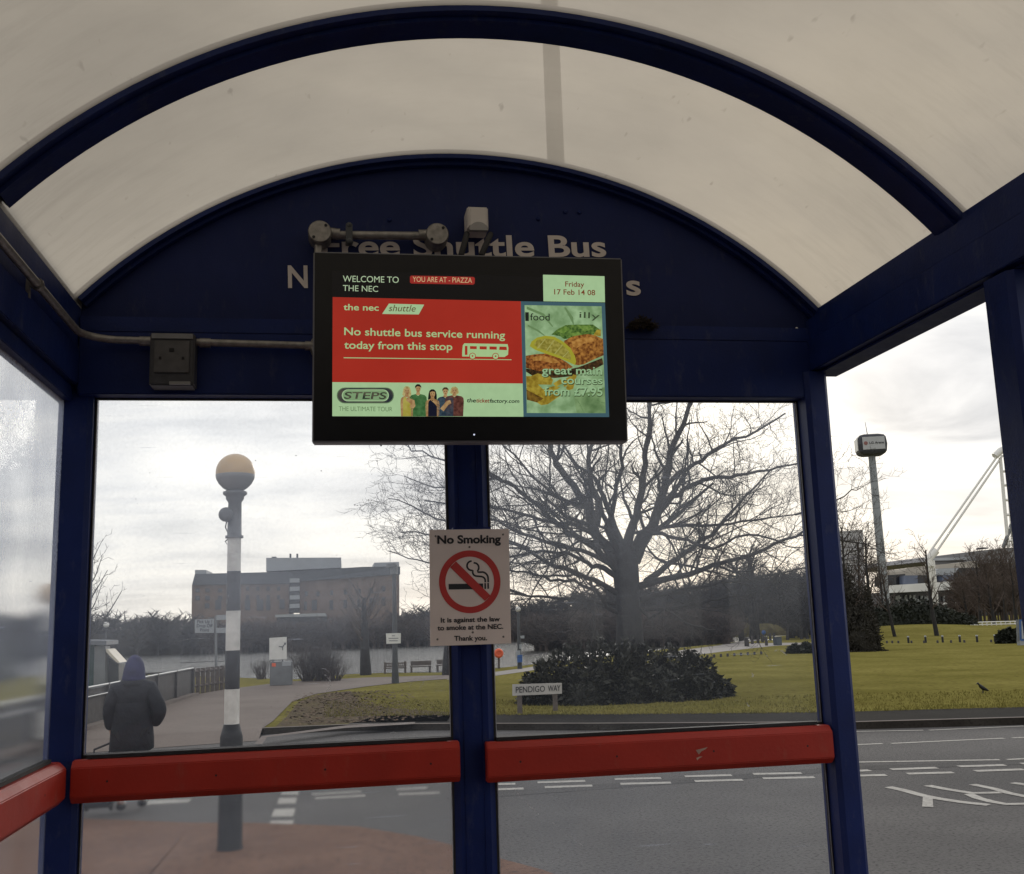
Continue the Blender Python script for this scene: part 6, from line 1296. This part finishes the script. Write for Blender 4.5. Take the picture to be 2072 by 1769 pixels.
# ================================================================== PERSON with suitcase
def skinned(name, chains, material, parent, sub=2):
    bm = bmesh.new(); lay = bm.verts.layers.skin.verify(); idx = {}
    o0 = ORG.get(parent.name)
    for ch in chains:
        prev = None
        for k, (co, r) in ch:
            if k not in idx:
                v = bm.verts.new(V(co) - o0); v[lay].radius = r if isinstance(r, tuple) else (r, r); idx[k] = v
                if len(idx) == 1: v[lay].use_root = True
            if prev is not None and prev is not idx[k]:
                try: bm.edges.new((prev, idx[k]))
                except ValueError: pass
            prev = idx[k]
    me = bpy.data.meshes.new(name); bm.to_mesh(me); bm.free()
    ob = bpy.data.objects.new('tmp_skin', me); COL.objects.link(ob)
    m1_ = ob.modifiers.new('s', 'SKIN'); m1_.use_smooth_shade = True; m2_ = ob.modifiers.new('d', 'SUBSURF'); m2_.levels = sub; m2_.render_levels = sub
    dg = bpy.context.evaluated_depsgraph_get(); m3 = bpy.data.meshes.new_from_object(ob.evaluated_get(dg)); bpy.data.objects.remove(ob)
    m3.name = name; m3.materials.clear(); m3.materials.append(material); 
    for pl in m3.polygons: pl.use_smooth = True
    o = bpy.data.objects.new(name, m3); COL.objects.link(o); o.parent = parent; ORG[o.name] = o0; return o
ft = gp(262, 1640, .03); FX, FY = ft.x, ft.y
pr_ = thing('person', (FX, FY, .03), 'person in a dark coat and purple hood walking away with a suitcase, seen from behind', 'person')
hz_ = at(262, 1326, FY).z; K = (hz_ - .03) / 1.56
def P_(x, y, z): return V((FX + x*K, FY + y*K, .03 + z*K))
def n_(k, x, y, z, r): return (k, (P_(x, y, z), (r[0]*K, r[1]*K) if isinstance(r, tuple) else r*K))
SKIN = mat('skin', (.42, .24, .17), .6, .08, 20); COAT = mat('dark_coat', (.009, .010, .016), .85, .4, 7, bump=1.0, bscale=13); HOOD = mat('purple_hood', (.026, .026, .085), .9, .35, 10, bump=.8, bscale=16); TROU = mat('dark_trousers', (.014, .015, .018), .85, .2, 14)
body = [
    [n_('pel', 0, 0, .82, (.13, .10)), n_('bel', 0, 0, .98, (.13, .10)), n_('che', 0, .01, 1.14, (.145, .105)), n_('sho', 0, .0, 1.26, (.11, .085)), n_('nek', 0, .02, 1.33, .05), n_('hea', 0, .04, 1.41, (.07, .082)), n_('top', 0, .04, 1.50, (.062, .072))],
    [n_('hea', 0, .04, 1.41, .07), n_('nos', 0, .135, 1.40, .016)],
    [n_('sho', 0, 0, 1.26, .1), n_('ls', -.165, 0, 1.235, .055), n_('le', -.215, -.03, 1.0, .045), n_('lw', -.20, .03, .785, .03), n_('lp', -.195, .045, .72, (.034, .022))],
    [n_('sho', 0, 0, 1.26, .1), n_('rs', .165, 0, 1.235, .055), n_('re', .27, -.05, 1.01, .045), n_('rw', .17, .09, .86, .032), n_('rp', .12, .13, .83, .034)],
    [n_('pel', 0, 0, .82, .13), n_('lh', -.085, 0, .77, .085), n_('lk', -.09, .05, .43, .055), n_('la', -.09, -.02, .08, .038), n_('lf', -.09, .11, .035, .032)],
    [n_('pel', 0, 0, .82, .13), n_('rh', .085, 0, .77, .085), n_('rk', .09, .10, .44, .055), n_('ra', .09, .16, .08, .038), n_('rf', .09, .29, .035, .032)]]
for i in range(4): body.append([n_('lp', -.195, .045, .72, .03), n_('f%da' % i, -.205 + .003*i, .075 - .021*i, .685, .009), n_('f%db' % i, -.195, .078 - .021*i, .655 + .004*(i % 3), .008), n_('f%dc' % i, -.178, .076 - .021*i, .652, .007)])
body.append([n_('lp', -.195, .045, .72, .03), n_('th1', -.175, .075, .70, .010), n_('th2', -.172, .078, .665, .008)])
skinned('body', body, SKIN, pr_)
coat = [[n_('hem', 0, 0, .66, (.20, .15)), n_('hip', 0, 0, .80, (.205, .16)), n_('bel', 0, 0, .98, (.195, .15)), n_('che', 0, .0, 1.13, (.195, .145)), n_('sho', 0, 0, 1.245, (.15, .115)), n_('col', 0, .01, 1.305, (.085, .08))],
        [n_('sho', 0, 0, 1.245, .13), n_('ls', -.165, 0, 1.215, .09), n_('le', -.225, -.03, 1.0, .082), n_('lw', -.205, .02, .80, .062)],
        [n_('sho', 0, 0, 1.245, .13), n_('rs', .165, 0, 1.215, .09), n_('re', .285, -.05, .98, .088), n_('rw', .20, .08, .84, .07)]]
skinned('coat', coat, COAT, pr_)
mb = MB(); mb.loft([[P_(rx*cos(2*pi*k/22)*(1 + .03*sin(5*2*pi*k/22)*(z < .8)), ry*sin(2*pi*k/22)*(1 + .04*sin(4*2*pi*k/22 + 1)*(z < .8)), z + (.012*sin(3*2*pi*k/22) if z < .7 else 0)) for k in range(22)] for z, rx, ry in ((.60, .205, .165), (.61, .222, .18), (.72, .218, .172), (.86, .208, .16), (1.0, .200, .15), (1.08, .188, .14))]); mb.build('coat_skirt', COAT, pr_)
tr_ = [[n_('w', 0, 0, .80, (.15, .12)), n_('lh', -.09, 0, .74, .10), n_('lk', -.09, .05, .43, .075), n_('la', -.09, -.02, .09, .065)], [n_('w', 0, 0, .80, .15), n_('rh', .09, 0, .74, .10), n_('rk', .09, .10, .44, .075), n_('ra', .09, .16, .09, .065)]]
skinned('trousers', tr_, TROU, pr_)
for x, y0 in ((-.09, 0), (.09, .18)):
    mb = MB(); mb.ball(P_(x, y0 + .045, .045), .05*K, .13*K, .045*K, 12, 8); mb.build('shoe', BLACK, pr_)
hood = MB(); rings = []
for z, rx, ry, oy in [(1.285, .125, .10, .0), (1.32, .118, .105, .0), (1.36, .112, .112, .01), (1.42, .104, .114, .02), (1.48, .088, .102, .03), (1.53, .060, .072, .035), (1.558, .025, .03, .04), (1.563, .004, .004, .04)]:
    rings.append([P_(rx*cos(2*pi*k/20)*(1 + .04*sin(3*2*pi*k/20)), oy + ry*sin(2*pi*k/20), z) for k in range(20)])
hood.loft(rings); hood.build('hood', HOOD, pr_)
mb = MB(); mb.loft([[P_(.15*cos(2*pi*k/16)*s_, .12*sin(2*pi*k/16)*s_, z) for k in range(16)] for z, s_ in ((1.25, 1.0), (1.285, .95), (1.315, .78), (1.32, .6))]); mb.build('collar', COAT, pr_)
sc_x, sc_y = FX - .30*K, FY - .02
su = thing('suitcase', (sc_x, sc_y, .03), 'dark upright suitcase held by the person in the purple hood', 'suitcase')
mb = MB(); mb.box((sc_x - .17, sc_y - .11, .08), (sc_x + .14, sc_y + .13, .58)); mb.build('shell', mat('suitcase_black', (.012, .013, .018), .6, .2, 12), su, bevel=.03)
mb = MB(); mb.tube([V((sc_x - .06, sc_y, .57)), V((sc_x - .06, sc_y, .63)), V((sc_x + .11*K, sc_y + .03, .685*K + .03))], .011, 6); mb.tube([V((sc_x + .08, sc_y, .57)), V((sc_x + .10, sc_y + .03, .685*K + .03))], .011, 6); mb.build('handle', BLACK, su)
for dx in (-.13, .10): MB().lathe((sc_x + dx, sc_y + .1, .065), [(.035, -.015), (.035, .015)], 12, 'x').build('wheel', BLACK, su)

# ================================================================== CROW
cr = gp(1988, 1403, .1); ck = .205
crow = thing('crow', cr, 'black crow walking on the lawn by the road', 'bird')
CROW = mat('crow_black', (.008, .008, .010), .5, .2, 20)
def Pc(x, z): return cr + V((x*ck, 0, z*ck))
rings = []
for x, z, r in [(.62, .20, .02), (.50, .25, .07), (.32, .36, .15), (.12, .47, .215), (-.08, .60, .225), (-.22, .72, .18), (-.28, .82, .135), (-.33, .90, .125), (-.40, .92, .09), (-.45, .90, .045), (-.54, .87, .03), (-.62, .84, .008)]:
    rings.append([Pc(x, z) + V((0, cos(t)*r*.8*ck, sin(t)*r*ck)) for t in [i*pi/6 for i in range(12)]])
MB().loft(rings).build('body', CROW, crow)
for sgn in (-1, 1):
    mb = MB(); mb.loft([[Pc(x, z) + V((.0, sgn*(.17*ck) + cos(t)*.035*ck, sin(t)*h_*ck)) for t in [i*pi/5 for i in range(10)]] for x, z, h_ in ((-.15, .6, .10), (.08, .5, .16), (.35, .36, .10), (.60, .22, .02))]); mb.build('wing', CROW, crow)
    o_ = sgn*.09; mb = MB(); mb.tube([Pc(.04 + o_, .38) + V((0, sgn*.07*ck, 0)), Pc(.08 + o_, .18) + V((0, sgn*.07*ck, 0)), Pc(.05 + o_, .02) + V((0, sgn*.07*ck, 0)), Pc(-.08 + o_, .01) + V((0, sgn*.07*ck, 0))], .006, 5); mb.build('leg', CROW, crow)
